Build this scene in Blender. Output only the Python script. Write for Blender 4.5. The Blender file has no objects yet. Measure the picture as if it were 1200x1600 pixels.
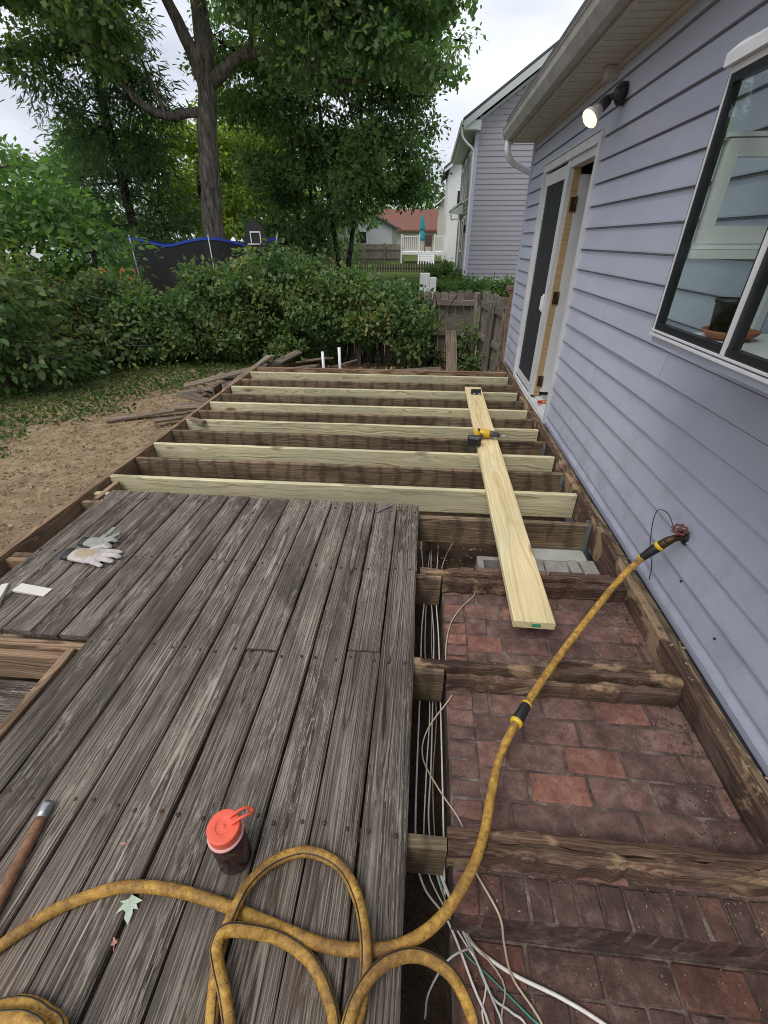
import bpy, bmesh, math, random
import numpy as np
from mathutils import Vector, Matrix, Euler

# ------------------------------------------------------------------ camera, world, sun, exposure
S = bpy.context.scene
COL = S.collection
cam_d = bpy.data.cameras.new("camera"); cam = bpy.data.objects.new("camera", cam_d); COL.objects.link(cam)
cam.location = (0, 0, 1.5)
cam.rotation_euler = (math.radians(90 - 31.89), 0, math.radians(4.905))
cam_d.sensor_fit = 'HORIZONTAL'; cam_d.sensor_width = 36; cam_d.lens = 36 * 683 / 1200
cam_d.clip_start = 0.02; cam_d.clip_end = 2000
S.camera = cam

SUN_EL, SUN_AZ = 58, 215          # azimuth clockwise from +Y
world = bpy.data.worlds.new("World"); S.world = world; world.use_nodes = True
wn = world.node_tree; wn.nodes.clear()
def wnode(t, **k):
    n = wn.nodes.new(t)
    for a, b in k.items(): setattr(n, a, b)
    return n
sky = wnode('ShaderNodeTexSky', sky_type='NISHITA', sun_disc=False, sun_elevation=math.radians(SUN_EL),
            sun_rotation=math.radians(SUN_AZ), air_density=1.0, dust_density=2.0, ozone_density=1.0)
tc = wnode('ShaderNodeTexCoord'); mp = wnode('ShaderNodeMapping'); mp.inputs['Scale'].default_value = (1, 1, 3.0)
nz = wnode('ShaderNodeTexNoise'); nz.inputs['Scale'].default_value = 2.4; nz.inputs['Detail'].default_value = 6; nz.inputs['Roughness'].default_value = .5
rp = wnode('ShaderNodeValToRGB')
rp.color_ramp.elements[0].position = .36; rp.color_ramp.elements[0].color = (3.3, 3.5, 4.0, 1)
rp.color_ramp.elements[1].position = .66; rp.color_ramp.elements[1].color = (5.7, 5.8, 6.15, 1)
mx = wnode('ShaderNodeMix', data_type='RGBA'); mx.inputs[0].default_value = .9
bg = wnode('ShaderNodeBackground'); bg.inputs['Strength'].default_value = .12
out = wnode('ShaderNodeOutputWorld')
L = wn.links.new
L(tc.outputs['Generated'], mp.inputs['Vector']); L(mp.outputs[0], nz.inputs['Vector']); L(nz.outputs[0], rp.inputs[0])
L(sky.outputs[0], mx.inputs[6]); L(rp.outputs[0], mx.inputs[7]); L(mx.outputs[2], bg.inputs['Color']); L(bg.outputs[0], out.inputs[0])

sd = bpy.data.lights.new("sun", 'SUN'); sd.energy = 1.2; sd.angle = math.radians(28); sd.color = (1, .94, .85)
sun = bpy.data.objects.new("sun", sd); COL.objects.link(sun)
_a, _e = math.radians(SUN_AZ), math.radians(SUN_EL)
_d = Vector((math.sin(_a) * math.cos(_e), math.cos(_a) * math.cos(_e), math.sin(_e)))
sun.rotation_euler = _d.to_track_quat('Z', 'Y').to_euler(); sun.location = (-6, -6, 12)

S.view_settings.view_transform = 'Standard'; S.view_settings.look = 'None'
S.view_settings.gamma = 1; S.view_settings.use_curve_mapping = False
S.view_settings.exposure = 0.74
S.cycles.filter_width = 1.0; S.cycles.max_bounces = 6; S.cycles.transparent_max_bounces = 12

# ------------------------------------------------------------------ helpers
RNG = random.Random(7); NR = np.random.default_rng(11)

class MB:
    """collects faces of one mesh"""
    def __init__(s): s.v = []; s.f = []; s.sm = []
    def add(s, vs, fs, smooth=False):
        o = len(s.v); s.v += [tuple(p) for p in vs]; s.f += [tuple(i + o for i in f) for f in fs]; s.sm += [smooth] * len(fs); return s
    def box(s, a, b, M=None):
        x0, y0, z0 = a; x1, y1, z1 = b
        vs = [(x0,y0,z0),(x1,y0,z0),(x1,y1,z0),(x0,y1,z0),(x0,y0,z1),(x1,y0,z1),(x1,y1,z1),(x0,y1,z1)]
        if M is not None: vs = [M @ Vector(p) for p in vs]
        return s.add(vs, [(0,3,2,1),(4,5,6,7),(0,1,5,4),(1,2,6,5),(2,3,7,6),(3,0,4,7)])
    def cbox(s, a, b, c, M=None):
        """box with chamfered edges"""
        x0,y0,z0 = a; x1,y1,z1 = b
        rings = []
        for z, k in ((z0, c), (z0 + c, 0), (z1 - c, 0), (z1, c)):
            X0, X1, Y0, Y1 = x0 + k, x1 - k, y0 + k, y1 - k
            rings.append([(X0+c*(k==0),Y0,z),(X1-c*(k==0),Y0,z),(X1,Y0+c*(k==0),z),(X1,Y1-c*(k==0),z),(X1-c*(k==0),Y1,z),(X0+c*(k==0),Y1,z),(X0,Y1-c*(k==0),z),(X0,Y0+c*(k==0),z)])
        return s.loft(rings, closed=True, caps=True, M=M)
    def loft(s, rings, closed=True, caps=True, M=None, smooth=False):
        n = len(rings[0]); vs = [p for r in rings for p in r]
        if M is not None: vs = [M @ Vector(p) for p in vs]
        fs = []
        for i in range(len(rings) - 1):
            for j in range(n if closed else n - 1):
                a, b = i*n + j, i*n + (j+1) % n
                fs.append((a, b, b + n, a + n))
        o = len(s.v); s.add(vs, fs, smooth)
        if caps:
            s.f.append(tuple(o + i for i in reversed(range(n)))); s.sm.append(False)
            e = o + (len(rings)-1)*n
            s.f.append(tuple(e + i for i in range(n))); s.sm.append(False)
        return s
    def tube(s, path, r, n=8, caps=True):
        P = [Vector(p) for p in path]; m = len(P)
        rr = r if isinstance(r, (list, tuple)) else [r] * m
        T = [(P[min(i+1, m-1)] - P[max(i-1, 0)]).normalized() for i in range(m)]
        up = Vector((0,0,1)) if abs(T[0].z) < .9 else Vector((1,0,0))
        N = (up - T[0]*up.dot(T[0])).normalized(); rings = []
        for i in range(m):
            N = (N - T[i]*N.dot(T[i])).normalized(); B = T[i].cross(N)
            rings.append([P[i] + (N*math.cos(2*math.pi*k/n) + B*math.sin(2*math.pi*k/n))*rr[i] for k in range(n)])
        return s.loft(rings, True, caps, smooth=True)
    def lathe(s, prof, n=24, M=None, smooth=True):
        rings = [[(r*math.cos(2*math.pi*k/n), r*math.sin(2*math.pi*k/n), z) for k in range(n)] for r, z in prof]
        return s.loft(rings, True, True, M, smooth)
    def prism(s, poly, y0, y1, plane='xz'):
        """polygon in xz extruded along y"""
        if plane == 'xz': rings = [[(a, y, b) for a, b in poly] for y in (y0, y1)]
        elif plane == 'yz': rings = [[(y, a, b) for a, b in poly] for y in (y0, y1)]
        else: rings = [[(a, b, y) for a, b in poly] for y in (y0, y1)]
        return s.loft(rings, True, True)
    def mesh(s, name):
        me = bpy.data.meshes.new(name); me.from_pydata(s.v, [], s.f); me.update()
        if len(s.f) < 4000:
            bm = bmesh.new(); bm.from_mesh(me); bmesh.ops.recalc_face_normals(bm, faces=bm.faces); bm.to_mesh(me); bm.free()
        if any(s.sm): me.polygons.foreach_set('use_smooth', s.sm)
        return me

def wloc(o):
    p = Vector((0,0,0))
    while o is not None: p += o.location; o = o.parent
    return p
def link(name, me, mat, parent=None, loc=(0,0,0)):
    o = bpy.data.objects.new(name, me); COL.objects.link(o); o.parent = parent; o.location = loc
    if mat is not None and not me.materials: me.materials.append(mat)
    return o
def put(name, mb, mat, parent=None, origin=None):
    """world-space MB -> object; origin at parent's base or at given point"""
    base = wloc(parent) if parent is not None else Vector((0,0,0))
    org = Vector(origin) if origin is not None else base
    mb.v = [tuple(Vector(p) - org) for p in mb.v]
    return link(name, mb.mesh(name), mat, parent, org - base)
def tag(o, label, cat, group=None):
    o['label'] = label; o['category'] = cat
    if group: o['group'] = group
    return o
def thing(name, label, cat, loc=(0,0,0), group=None):
    o = bpy.data.objects.new(name, None); COL.objects.link(o); o.location = loc; o.empty_display_size = .1
    return tag(o, label, cat, group)
def struct(o): o['kind'] = 'structure'; return o
def stuff(o): o['kind'] = 'stuff'; return o

def frame(p0, p1, up=(0,0,1)):
    p0, p1, up = Vector(p0), Vector(p1), Vector(up)
    X = (p1 - p0).normalized(); Y = up.cross(X).normalized(); Z = X.cross(Y)
    return Matrix(((X.x,Y.x,Z.x,0),(X.y,Y.y,Z.y,0),(X.z,Y.z,Z.z,0),(0,0,0,1)))
def lumber(name, p0, p1, w, h, mat, parent=None, up=(0,0,1), rough=0.0, ch=.003, seg=8, rng=RNG):
    """board whose TOP centre line runs p0-p1: local x = grain, y = width w, z = depth h"""
    p0, p1 = Vector(p0), Vector(p1); Ln = (p1 - p0).length; R = frame(p0, p1, up)
    rings = []
    for i in range(seg + 1):
        x = -Ln/2 + Ln*i/seg
        if rough and i in (0, seg): x += rng.uniform(-rough, rough)*1.5
        dy0, dy1 = (rng.uniform(-rough, rough) for _ in range(2)); dz = rng.uniform(-rough, rough)*.6
        a, b = -w/2 + dy0, w/2 + dy1; t, u = h/2 + dz, -h/2
        rings.append([(x,a,u),(x,b,u),(x,b,t-ch*1.0),(x,b-ch*1.3,t),(x,a+ch*1.3,t),(x,a,t-ch*1.0)])
    # orient outward
    mb = MB().loft(rings, True, True)
    o = link(name, mb.mesh(name), mat, parent)
    c = (p0 + p1)/2 - (R.to_3x3() @ Vector((0,0,h/2)))
    base = wloc(parent) if parent is not None else Vector((0,0,0))
    o.location = c - base; o.rotation_euler = R.to_euler()
    return o
def spline(pts, k=8):
    P = [Vector(p) for p in pts]; P = [2*P[0]-P[1]] + P + [2*P[-1]-P[-2]]; out = []
    for i in range(1, len(P)-2):
        a, b, c, d = P[i-1:i+3]
        for j in range(k):
            t = j/k; out.append(.5*((2*b)+(c-a)*t+(2*a-5*b+4*c-d)*t*t+(-a+3*b-3*c+d)*t**3))
    out.append(P[-2]); return out

# ------------------------------------------------------------------ materials
class N:
    def __init__(s, name):
        s.m = bpy.data.materials.new(name); s.m.use_nodes = True; s.t = s.m.node_tree
        s.t.nodes.clear(); s.out = s.n('ShaderNodeOutputMaterial')
    def n(s, t, **k):
        x = s.t.nodes.new(t)
        for a, b in k.items(): setattr(x, a, b)
        return x
    def set(s, sock, v):
        if isinstance(v, bpy.types.NodeSocket): s.t.links.new(v, sock)
        elif isinstance(v, (tuple, list)) and len(v) == 3 and sock.type == 'RGBA': sock.default_value = (*v, 1)
        else: sock.default_value = v
    def math(s, op, a, b=0.0, c=0.0, clamp=False):
        x = s.n('ShaderNodeMath', operation=op, use_clamp=clamp); s.set(x.inputs[0], a); s.set(x.inputs[1], b); s.set(x.inputs[2], c); return x.outputs[0]
    def vmath(s, op, a, b=(0,0,0)):
        x = s.n('ShaderNodeVectorMath', operation=op); s.set(x.inputs[0], a); s.set(x.inputs[1], b); return x.outputs[0]
    def noise(s, vec, scale, detail=4, rough=.55, dist=0.0, dim='3D'):
        x = s.n('ShaderNodeTexNoise', noise_dimensions=dim)
        if dim == '1D': s.set(x.inputs['W'], vec)
        else: s.set(x.inputs['Vector'], vec)
        x.inputs['Scale'].default_value = scale; x.inputs['Detail'].default_value = detail
        x.inputs['Roughness'].default_value = rough; x.inputs['Distortion'].default_value = dist
        return x.outputs[0]
    def ramp(s, f, stops, interp='LINEAR'):
        x = s.n('ShaderNodeValToRGB'); s.set(x.inputs[0], f); r = x.color_ramp; r.interpolation = interp
        while len(r.elements) < len(stops): r.elements.new(.5)
        for e, (p, c) in zip(r.elements, stops):
            e.position = p; e.color = (*c, 1) if isinstance(c, tuple) else (c, c, c, 1)
        return x.outputs[0]
    def mix(s, f, a, b, mode='MIX'):
        x = s.n('ShaderNodeMix', data_type='RGBA', blend_type=mode); s.set(x.inputs[0], f); s.set(x.inputs[6], a); s.set(x.inputs[7], b); return x.outputs[2]
    def obj(s): return s.n('ShaderNodeTexCoord').outputs['Object']
    def geo(s): return s.n('ShaderNodeNewGeometry')
    def rand(s): return s.n('ShaderNodeObjectInfo').outputs['Random']
    def sep(s, v):
        x = s.n('ShaderNodeSeparateXYZ'); s.set(x.inputs[0], v); return x.outputs
    def comb(s, a, b, c):
        x = s.n('ShaderNodeCombineXYZ'); s.set(x.inputs[0], a); s.set(x.inputs[1], b); s.set(x.inputs[2], c); return x.outputs[0]
    def bump(s, h, strength=.4, dist=.01):
        x = s.n('ShaderNodeBump'); x.inputs['Strength'].default_value = strength; x.inputs['Distance'].default_value = dist
        s.set(x.inputs['Height'], h); return x.outputs[0]
    def bsdf(s, col, rough=.6, normal=None, metal=0.0, spec=.5, **kw):
        p = s.n('ShaderNodeBsdfPrincipled'); s.set(p.inputs['Base Color'], col); s.set(p.inputs['Roughness'], rough)
        s.set(p.inputs['Metallic'], metal); s.set(p.inputs['Specular IOR Level'], spec)
        if normal is not None: s.set(p.inputs['Normal'], normal)
        for k, v in kw.items(): s.set(p.inputs[k.replace('_', ' ')], v)
        return p.outputs[0]
    def done(s, sh): s.t.links.new(sh, s.out.inputs['Surface']); return s.m

def plain(name, col, rough=.5, metal=0.0, spec=.5, var=.12, scale=9.0, bump=.0, dirt=None, dirt_amt=.5):
    """painted / moulded surface with slight mottling, optional grime"""
    m = N(name); o = m.obj(); v = m.noise(m.vmath('ADD', o, m.comb(m.math('MULTIPLY', m.rand(), 31.0), 0, 0)), scale, 5, .6)
    c = m.mix(1.0, col, m.ramp(v, [(.25, 1-var), (.75, 1+var*.6)]), 'MULTIPLY')
    if dirt:
        d = m.noise(o, scale*.6, 7, .7, 1.0)
        c = m.mix(m.math('MULTIPLY', m.ramp(d, [(.45, 0.0), (.75, 1.0)]), dirt_amt), c, dirt)
    nrm = m.bump(m.noise(o, scale*14, 3), bump, .004) if bump else None
    return m.done(m.bsdf(c, m.math('ADD', rough - .08, m.math('MULTIPLY', v, .16)), nrm, metal, spec))

def wood(name, dark, mid, light, ring=170., warp=.02, fine=150., bump=.5, rough=.8, blotch=None, stain=0.0, var=.25, knots=None, fleck=None, lo=.30, hi=.66, fx=2.2, rmix=.6):
    m = N(name); o = m.obj(); r = m.rand()
    off = m.comb(m.math('MULTIPLY', r, 53.0), m.math('MULTIPLY', r, 17.0), m.math('MULTIPLY', r, 29.0))
    p = m.vmath('ADD', o, off)
    s = m.sep(o)
    # growth rings cut by the board face, warped along the length
    w1 = m.noise(m.vmath('MULTIPLY', p, (1.1, 5.0, 5.0)), 1.0, 3, .5)
    w = m.math('MULTIPLY', m.math('SUBTRACT', w1, .5), warp*6)
    ry = m.math('ADD', s[1], m.math('MULTIPLY', m.math('SUBTRACT', r, .5), .10))
    rz = m.math('ADD', s[2], -.06)
    rad = m.math('ADD', m.math('SQRT', m.math('ADD', m.math('MULTIPLY', ry, ry), m.math('MULTIPLY', rz, rz))), w)
    rings = m.noise(m.math('ADD', m.math('MULTIPLY', rad, ring), m.math('MULTIPLY', r, 91.0)), 1.0, 2, .5, dim='1D')
    f = m.noise(m.vmath('MULTIPLY', p, (fx, fine, fine)), 1.0, 5, .65)
    g = m.math('ADD', m.math('MULTIPLY', rings, rmix), m.math('MULTIPLY', f, 1-rmix))
    c = m.ramp(g, [(lo, dark), ((lo+hi)/2-.01, mid), (hi, light)])
    tone = m.noise(m.vmath('MULTIPLY', p, (1.6, 9, 9)), 1.0, 4, .6)
    c = m.mix(1.0, c, m.ramp(tone, [(.3, 1-var), (.7, 1+var)]), 'MULTIPLY')
    c = m.mix(1.0, c, m.ramp(r, [(0, 1-var*.6), (1, 1+var*.5)]), 'MULTIPLY')
    if knots:
        vo = m.n('ShaderNodeTexVoronoi'); m.set(vo.inputs['Vector'], m.vmath('MULTIPLY', p, (1.7, 4.5, 4.5))); vo.inputs['Scale'].default_value = 1.0
        k = m.ramp(vo.outputs['Distance'], [(.07, 1.0), (.13, 0.0)])
        c = m.mix(m.math('MULTIPLY', k, .75), c, knots)
    if blotch:
        for col, sc, lo, hi, amt in blotch:
            bn = m.noise(m.vmath('MULTIPLY', m.vmath('ADD', p, (sc, sc*2, 3)), (sc*.5, sc, sc)), 1.0, 6, .65, .6)
            c = m.mix(m.math('MULTIPLY', m.ramp(bn, [(lo, 0.0), (hi, 1.0)]), amt), c, col)
    if fleck:
        fn = m.noise(m.vmath('MULTIPLY', p, (12, 150, 150)), 1.0, 3, .75, .25)
        fm = m.noise(m.vmath('MULTIPLY', p, (2.0, 7, 7)), 1.0, 3, .6)
        c = m.mix(m.math('MULTIPLY', m.ramp(fn, [(.55, 0.0), (.60, 1.0)]), m.ramp(fm, [(.42, 0.0), (.62, .75)])), c, fleck)
    if stain:
        # dark water runs down the faces where gaps between the old decking boards were
        ph = m.math('ADD', m.math('MULTIPLY', s[0], 6.85), m.math('MULTIPLY', m.noise(p, 4.0, 3), 1.1))
        st = m.math('ABSOLUTE', m.math('SUBTRACT', m.math('FRACT', ph), .5))
        wd = m.noise(m.vmath('MULTIPLY', p, (7, 5, 5)), 1.0, 5, .7)
        st = m.ramp(m.math('SUBTRACT', st, m.math('MULTIPLY', m.math('SUBTRACT', wd, .42), .9)), [(0.0, 1.0), (.12, 0.0)])
        c = m.mix(m.math('MULTIPLY', st, stain), c, (.030, .021, .016))
    h = m.math('ADD', m.math('MULTIPLY', rings, .5), f)
    return m.done(m.bsdf(c, rough, m.bump(h, bump, .006), spec=.25))

deck_wood = wood('weathered_deck_wood', (.021,.016,.013), (.128,.105,.087), (.345,.305,.257), ring=340, warp=.006, fine=185, bump=1.0, rough=.92, lo=.36, hi=.64, fx=.8, rmix=.42,
                 blotch=[((.036,.029,.025), 4.0, .46, .70, .75), ((.085,.08,.05), 2.5, .56, .75, .45), ((.13,.09,.068), 5.5, .54, .75, .4)], var=.42, knots=(.05,.04,.033), fleck=(.38,.345,.29))
old_wood = wood('old_joist_wood', (.055,.036,.022), (.155,.108,.068), (.28,.21,.135), ring=150, fine=120, bump=.7, rough=.9,
                blotch=[((.085,.09,.05), 3.0, .45, .7, .55), ((.03,.02,.015), 4.0, .5, .75, .7)], stain=.45, var=.4, knots=(.04,.022,.014))
rot_wood = wood('rotten_joist_wood', (.026,.015,.011), (.098,.055,.039), (.23,.155,.108), ring=210, warp=.008, fine=160, bump=1.0, rough=.93, fx=3.0, rmix=.35,
                blotch=[((.024,.016,.013), 5.0, .44, .66, .75), ((.16,.11,.09), 8.0, .55, .70, .6), ((.36,.25,.15), 6.0, .55, .61, .8)], var=.45)
new_wood = wood('new_treated_lumber', (.23,.19,.095), (.50,.445,.27), (.64,.59,.40), ring=80, warp=.035, fine=120, bump=.12, rough=.75, var=.16, lo=.33, hi=.6,
                blotch=[((.37,.39,.27), 2.0, .45, .68, .7), ((.30,.23,.12), 5.0, .58, .72, .55)], knots=(.11,.065,.03))
plank_wood = wood('new_plank_lumber', (.50,.38,.18), (.66,.54,.30), (.75,.65,.42), ring=70, warp=.02, fine=110, bump=.12, rough=.7, var=.12,
                 blotch=[((.56,.36,.14), 3.5, .60, .72, .5), ((.50,.52,.36), 2.0, .5, .75, .4)], knots=(.22,.10,.03))
rim_wood = wood('rim_joist_wood', (.10,.06,.036), (.24,.155,.095), (.40,.285,.185), ring=140, fine=120, bump=.6, rough=.88, var=.3,
                blotch=[((.07,.045,.03), 4.0, .5, .75, .6)])
fence_wood = wood('grey_fence_wood', (.055,.047,.038), (.155,.133,.108), (.28,.245,.205), ring=160, fine=130, bump=.7, rough=.92, var=.3,
                  blotch=[((.06,.065,.045), 3.0, .5, .75, .6)], knots=(.04,.03,.025))
debris_wood = wood('broken_board_wood', (.05,.036,.028), (.15,.115,.09), (.30,.24,.19), ring=150, fine=120, bump=.7, rough=.9, var=.4,
                   blotch=[((.10,.11,.07), 3.0, .5, .7, .6)])
m = N('lavender_blue_siding'); P_s = m.geo().outputs['Position']; o = m.obj(); s_s = m.sep(P_s)
n1 = m.noise(P_s, 1.1, 5, .6); n2 = m.noise(m.vmath('MULTIPLY', P_s, (30, 3.0, 60)), 1.0, 4, .6); n3 = m.noise(P_s, 5.0, 6, .7)
c = m.mix(1.0, (.43,.455,.55), m.ramp(n1, [(.3, .90), (.7, 1.06)]), 'MULTIPLY')
c = m.mix(1.0, c, m.ramp(m.rand(), [(0, .95), (1, 1.04)]), 'MULTIPLY')
c = m.mix(m.math('MULTIPLY', m.ramp(m.math('ADD', n3, m.math('MULTIPLY', s_s[2], -.25)), [(.40, 0.0), (.62, 1.0)]), .36), c, (.25,.24,.25))
siding_blue = m.done(m.bsdf(c, m.math('ADD', .36, m.math('MULTIPLY', n3, .2)), m.bump(m.math('ADD', m.math('MULTIPLY', n2, .12), m.math('MULTIPLY', m.noise(m.vmath('MULTIPLY', P_s, (1, 1.5, 5)), 1.0, 2), 3.0)), .35, .01)))
siding_lilac = plain('lilac_grey_siding', (.32,.305,.35), .5, var=.06, scale=1.0)
siding_taupe = plain('taupe_siding', (.16,.15,.145), .55, var=.08, scale=1.0)
trim_white = plain('white_trim_paint', (.62,.63,.65), .45, var=.08, scale=5, dirt=(.38,.37,.35), dirt_amt=.35)
trim_lilac = plain('pale_lilac_trim', (.44,.46,.56), .45, var=.06, scale=4)
gutter_grey = plain('weathered_gutter_paint', (.40,.39,.37), .5, var=.18, scale=6, dirt=(.16,.15,.13), dirt_amt=.6)
soffit_cream = plain('cream_soffit_vinyl', (.50,.47,.43), .55, var=.1, scale=3, dirt=(.30,.27,.23), dirt_amt=.45)
white_vinyl = plain('white_vinyl', (.72,.73,.73), .4, var=.06, scale=4)
pale_green_trim = plain('pale_green_grey_trim', (.50,.55,.55), .5, var=.06, scale=2)
black_rubber = plain('black_gasket', (.012,.013,.018), .4, var=.2, scale=20)
black_plastic = plain('black_plastic', (.015,.015,.016), .45, var=.2, scale=30)
bronze = plain('aged_bronze_metal', (.09,.055,.03), .45, metal=.7, var=.3, scale=40)
steel = plain('grey_steel', (.42,.43,.44), .35, metal=.9, var=.2, scale=30)
galv = plain('galvanised_metal', (.30,.33,.35), .5, metal=.6, var=.3, scale=40)
tan_wood = wood('varnished_jamb_wood', (.28,.18,.09), (.42,.29,.15), (.50,.37,.21), ring=90, fine=100, bump=.1, rough=.5, var=.1)
room_paint = plain('greenish_room_paint', (.30,.33,.30), .7, var=.05, scale=2)
roof_shingle = plain('grey_shingles', (.09,.09,.095), .9, var=.3, scale=14, bump=.4)
roof_red = plain('red_shingles', (.17,.075,.055), .9, var=.25, scale=10, bump=.3)
concrete = plain('rough_concrete', (.30,.29,.27), .9, var=.25, scale=12, bump=.5, dirt=(.14,.11,.09), dirt_amt=.6)
pale_concrete = plain('pale_parged_concrete', (.44,.46,.43), .85, var=.15, scale=7, bump=.2, dirt=(.22,.20,.17), dirt_amt=.4)
terracotta = plain('terracotta', (.33,.12,.065), .75, var=.15, scale=14)
red_plastic = plain('red_plastic', (.50,.03,.03), .4, var=.08)
m = N('window_glass'); lw = m.n('ShaderNodeFresnel'); lw.inputs['IOR'].default_value = 1.5
tr = m.n('ShaderNodeBsdfTransparent'); tr.inputs['Color'].default_value = (.93,.965,.95,1)
gl = m.n('ShaderNodeBsdfGlossy'); gl.inputs['Roughness'].default_value = .02; gl.inputs['Color'].default_value = (.95,.97,1,1)
ms = m.n('ShaderNodeMixShader'); m.set(ms.inputs[0], m.math('MULTIPLY', lw.outputs[0], m.math('SUBTRACT', 1.0, m.geo().outputs['Backfacing']))); m.t.links.new(tr.outputs[0], ms.inputs[1]); m.t.links.new(gl.outputs[0], ms.inputs[2])
glass = m.done(ms.outputs[0])
m = N('insect_screen'); tr = m.n('ShaderNodeBsdfTransparent'); tr.inputs['Color'].default_value = (.8,.8,.8,1)
ms = m.n('ShaderNodeMixShader'); ms.inputs[0].default_value = .58; m.t.links.new(tr.outputs[0], ms.inputs[1])
m.t.links.new(m.bsdf((.05,.055,.062), .55), ms.inputs[2]); screen_mat = m.done(ms.outputs[0])
m = N('black_net'); tr = m.n('ShaderNodeBsdfTransparent'); ms = m.n('ShaderNodeMixShader'); ms.inputs[0].default_value = .9
m.t.links.new(tr.outputs[0], ms.inputs[1]); m.t.links.new(m.bsdf((.012,.013,.018), .8), ms.inputs[2]); net_mat = m.done(ms.outputs[0])

# ------------------------------------------------------------------ ground
def sstep(a, b, x): t = min(1, max(0, (x-a)/(b-a))); return t*t*(3-2*t)
def gz(x, y): return -.5 + .58*sstep(10, 21, y) + (.05*math.sin(x*.9+1)*math.sin(y*.7) if y < 60 and x < -2.6 else 0)*sstep(2.6, 4.5, -x)
m = N('yard_ground'); P = m.geo().outputs['Position']; s = m.sep(P)
n1 = m.noise(P, .8, 6, .6); n2 = m.noise(P, 9, 6, .65); n3 = m.noise(P, 55, 4, .6)
dirt = m.ramp(n2, [(.3, (.17,.118,.07)), (.5, (.29,.212,.132)), (.7, (.38,.30,.20))])
dirt = m.mix(m.ramp(n3, [(.55, 0.0), (.68, .7)]), dirt, (.36,.28,.19))
dirt = m.mix(m.ramp(n1, [(.5, 0.0), (.7, .6)]), dirt, (.10,.062,.045))
gr = m.ramp(m.noise(P, 3, 6, .7), [(.3, (.055,.085,.022)), (.6, (.11,.15,.04)), (.8, (.17,.17,.06))])
k = m.ramp(m.math('ADD', m.math('MULTIPLY', m.math('SUBTRACT', s[1], 9.4), .5), m.math('SUBTRACT', n1, .5)), [(.3, 0.0), (.6, 1.0)])
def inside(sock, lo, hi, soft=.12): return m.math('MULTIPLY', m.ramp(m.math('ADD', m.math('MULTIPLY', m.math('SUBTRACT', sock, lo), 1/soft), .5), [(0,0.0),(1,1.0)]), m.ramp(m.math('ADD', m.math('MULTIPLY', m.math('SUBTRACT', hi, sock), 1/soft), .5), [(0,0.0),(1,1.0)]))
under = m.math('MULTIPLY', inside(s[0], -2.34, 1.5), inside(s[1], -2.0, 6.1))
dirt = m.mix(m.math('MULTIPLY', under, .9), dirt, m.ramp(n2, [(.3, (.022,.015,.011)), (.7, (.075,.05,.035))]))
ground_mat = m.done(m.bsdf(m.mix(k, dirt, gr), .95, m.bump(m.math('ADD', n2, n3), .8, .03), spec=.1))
xs = sorted(set([-400,-200,-100,-60,-40,-30,-24] + [-20+.5*i for i in range(73)] + [24,30,40,60,100,200,400]))
ys = sorted(set([-60,-30,-15] + [-8+.4*i for i in range(90)] + [30,36,45,60,90,140,250,500,900]))
mb = MB(); mb.v = [(x, y, gz(x, y)) for y in ys for x in xs]; nx = len(xs)
mb.f = [(j*nx+i, j*nx+i+1, (j+1)*nx+i+1, (j+1)*nx+i) for j in range(len(ys)-1) for i in range(nx-1)]; mb.sm = [True]*len(mb.f)
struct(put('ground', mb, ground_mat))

# ------------------------------------------------------------------ our house
WX = 1.25
house = thing('house', 'lavender blue lap sided house wall with cream eaves beside the torn-up deck', 'house', (3.5, 2, -.5))
def hp(name, mb, mat, parent=house, origin=None): return put(name, mb, mat, parent, origin)
Y0, Y1, SZ = -4.0, 6.95, 2.5
DO = (4.285, 6.03, -.06, 2.11)      # door opening  y0 y1 z0 z1
WO = (.52, 1.86, 1.17, 2.10)        # window opening
mb = MB(); a, b = 1.258, 1.36
for (ya, yb, za, zb) in [(Y0, WO[0], -.6, SZ), (WO[0], WO[1], -.6, WO[2]), (WO[0], WO[1], WO[3], SZ), (WO[1], DO[0], -.6, SZ),
                         (DO[0], DO[1], -.6, DO[2]), (DO[0], DO[1], DO[3], SZ), (DO[1], Y1-.1, -.6, SZ)]:
    mb.box((a, ya, za), (b, yb, zb))
mb.box((1.258, Y1-.098, -.6), (9, Y1, SZ)); mb.box((8.9, Y0, -.6), (9, Y1-.1, SZ)); mb.box((1.362, Y0, -.6), (8.9, Y0+.1, SZ))
hp('wall', mb, siding_blue)
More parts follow.
